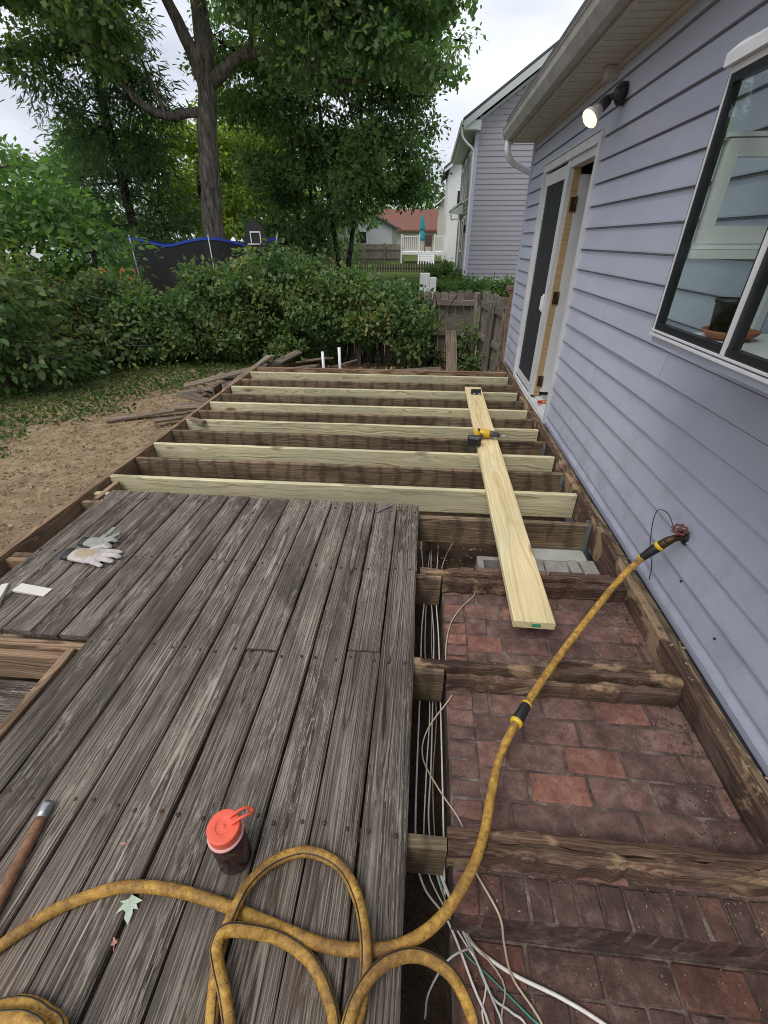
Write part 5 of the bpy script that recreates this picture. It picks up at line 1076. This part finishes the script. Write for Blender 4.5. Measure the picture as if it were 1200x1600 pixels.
tree('lilac_shrub', 'dark leafy shrub with drooping branches at the left yard edge', (-6.4,6.2,-.5), [([(-6.4,6.3,-.5),(-6.3,6.2,.6),(-6.0,6.0,1.7)], (.05,.02)), ([(-6.4,6.3,-.5),(-6.8,6.2,.6),(-7.2,6.0,2.2)], (.05,.02))],
 [(-6.5,6.1,1.5,.8,.8,.5),(-6.1,6.0,.8,.7,.8,.45),(-6.7,6.3,.3,.9,.8,.45),(-6.0,6.5,.0,.7,.8,.35),(-7.2,6.6,2.1,.8,.8,.5),(-6.5,6.8,-.2,.8,.7,.25),(-7.3,6.2,1.0,.6,.8,.5)], L_vine, .11, 8.0, 22, .15, 'ovate', seed=42, cat='shrub', twig=.3)
tree('brushy_shrub', 'tangle of dark shrub with orange tinted leaves at the hedge end', (-5.9,8.2,-.5), [([(-5.9,8.2,-.5),(-5.8,8.1,.4),(-5.6,8.0,1.0)], (.04,.015))],
 [(-5.9,8.1,.5,.8,.6,.4),(-6.6,8.0,.7,.8,.6,.4),(-5.5,7.9,.0,.8,.6,.35),(-6.5,7.9,.0,.9,.6,.4),(-7.3,8.0,.4,.8,.6,.5)], L_vine, .09, 9.0, 22, .14, 'ovate', seed=43, cat='shrub', twig=.6)
# vine hedge over the fence
vh = thing('vine_hedge', 'dense mass of vines and shrub leaves smothering the fence behind the deck', 'hedge', (-2.4,8.4,-.5))
r = np.random.default_rng(8); n = 32000; x = r.uniform(-5.9,.06,n)
def vtop(x): return np.interp(x, [-6,-5.6,-5.0,-4.6,-4.15,-3.2,-2.4,-1.6,-.8,-.2,.2,.4], [.85,.80,.52,.50,.86,1.08,1.15,.94,.72,.58,.46,.35]) + .07*np.sin(x*7.3)+.05*np.sin(x*17+1)
def vbot(x): return np.interp(x, [-6,-2.6,-1.7,-1.3,-1.0,-.75,-.5,-.3,0,.2,.4], [-.55,-.55,-.55,.0,-.35,.08,.06,-.25,-.4,.0,.15])
top, bot = vtop(x), vbot(x); v = r.random(n)**.85; z = bot+(top-bot)*v
bulge = .30+.22*np.sin(x*3.1+z*2)+.15*np.sin(x*7+z*6.5+1)+.13*np.sin(z*9+x*4); front = 8.42-bulge*np.sin(np.clip(v,.05,1)*2.6)
dep = np.where(r.random(n) < .72, np.abs(r.normal(0,.09,n)), r.uniform(0,.8,n)); yy = front+dep
z = np.where(v > .93, z+r.uniform(-.05,.12,n), z); yy = np.where(v > .88, 8.15+r.uniform(-.1,.9,n), yy)
leaves('foliage', np.stack([x,yy,z],1), np.tile((0,-.55,-.65),(n,1)), .085, L_vine, vh, 'ovate', r, upright=.35)
mb = MB()
for k in range(60):
    xa = RNG.uniform(-5.8,.3); p = [(xa,8.5,-.55),(xa+RNG.uniform(-.3,.3),8.45,.1),(xa+RNG.uniform(-.5,.5),8.35,.7)]; mb.tube(spline(p,3), .008, 4)
for k in range(16):
    xa = RNG.uniform(-4.4,-.2); zt = float(vtop(np.array(xa))); mb.tube(spline([(xa,8.4,zt-.1),(xa+.05,8.38,zt+.08),(xa+RNG.uniform(-.1,.1),8.36,zt+RNG.uniform(.1,.3))],3), .004, 4)
put('stem', mb, bark_dk, vh)
rs = random.Random(33); sb = []
for k in range(150):
    xa = rs.uniform(-5.8,.0); zt = float(vtop(np.array(xa))); up_ = rs.random() < .55
    sb.append((xa, 8.3+rs.uniform(-.3,.5), zt+rs.uniform(-.08,.16), rs.uniform(.08,.2), rs.uniform(.08,.2), rs.uniform(.05,.13)) if up_ else (xa, 8.0+rs.uniform(-.18,.1), rs.uniform(.1 if -1.5 < xa < -.3 else -.2,zt-.1), rs.uniform(.12,.28), .12, rs.uniform(.08,.16)))
P, D, C = clumps(np.random.default_rng(34), sb, 60, 9, .07, .8)
leaves('sprigs', P, D*.6+np.array((0,-.3,.1)), .075, L_vine, vh, 'ovate', np.random.default_rng(35), upright=.4)
# foundation hedge by the neighbour and round bush
for lab, base, bl in (('clipped green hedge running along the neighbour foundation', (1.6,16.5,-.1), [(.4,16.2,.12,.8,.6,.28),(1.4,16.6,.12,.8,.6,.28),(2.3,17,.1,.7,.6,.26),(3.0,17.2,.1,.6,.6,.25)]), ('dark rounded bush at the side of the lilac grey house', (.75,21.5,.05), [(.75,21.5,.28,.65,.8,.4),(.2,21.2,.12,.4,.5,.25)])):
    tree('foundation_hedge', lab, base, [([(base[0],base[1],-.4),(base[0],base[1],.15)], (.04,.02))], bl, L_bush, .09, 16, 24, .10, 'kite', seed=51, cat='hedge', bk=bark_dk, shell=.9)
# ivy on the side fence corner
tree('ivy_clump', 'ivy clump climbing the fence corner beside the leaning board', (.72,8.35,-.5), [([(.72,8.4,-.5),(.74,8.45,.1)], (.02,.01))], [(.78,8.38,-.15,.18,.12,.35),(.86,8.0,-.3,.12,.35,.22),(.2,8.40,-.35,.3,.12,.2)], L_vine, .07, 30, 18, .08, 'ovate', seed=52, cat='ivy', bk=bark_dk)

# ------------------------------------------------------------------ ground cover
r = np.random.default_rng(9); n = 26000
x = r.uniform(-8.2,-2.5,n); y = r.uniform(2.4,8.5,n)
edge = np.interp(y, [2.4,3.4,4.7,5.9,7.2,8.5], [-5.4,-4.7,-4.35,-3.75,-3.0,-2.3]) + .18*np.sin(y*5)+.12*np.sin(y*13)
dd = edge-x; keep = (dd > 0) & (r.random(n) < np.clip(dd/.6, .02, 1)); x, y = x[keep], y[keep]; n = len(x)
z = np.array([gz(a,b) for a, b in zip(x,y)])+r.random(n)**2*.11
o = stuff(leaves('weeds', np.stack([x,y,z],1), np.tile((0,-.2,.15),(n,1)), 0.046, L_weed, None, 'ovate', r, upright=.5)); tag(o, 'low green weeds and ivy carpeting the yard edge under the hedge', 'weeds')
n = 11000; x = np.concatenate([r.uniform(-8,-2.36,n//2), -4.0+r.normal(0,1.1,n-n//2)]); y = r.uniform(.6,8.4,n); k_ = (x < -2.38); x, y = x[k_], y[k_]; n = len(x)
z = np.array([gz(a,b) for a, b in zip(x,y)])+.006+r.random(n)*.012
o = stuff(leaves('leaf_litter', np.stack([x,y,z],1), np.tile((0,.1,0),(n,1)), .034, L_dry, None, 'kite', r, upright=.85)); tag(o, 'dry fallen leaves scattered over the bare dirt', 'leaf litter')
n = 900; x = r.uniform(-2.2,1.0,n); y = r.uniform(6.2,8.4,n); z = np.full(n,-.49)+r.random(n)*.06
o = stuff(leaves('leaf_litter', np.stack([x,y,z],1), np.tile((0,.1,0),(n,1)), .06, L_dry, None, 'kite', r, upright=.85)); tag(o, 'brown leaf litter along the fence behind the open joists', 'leaf litter')
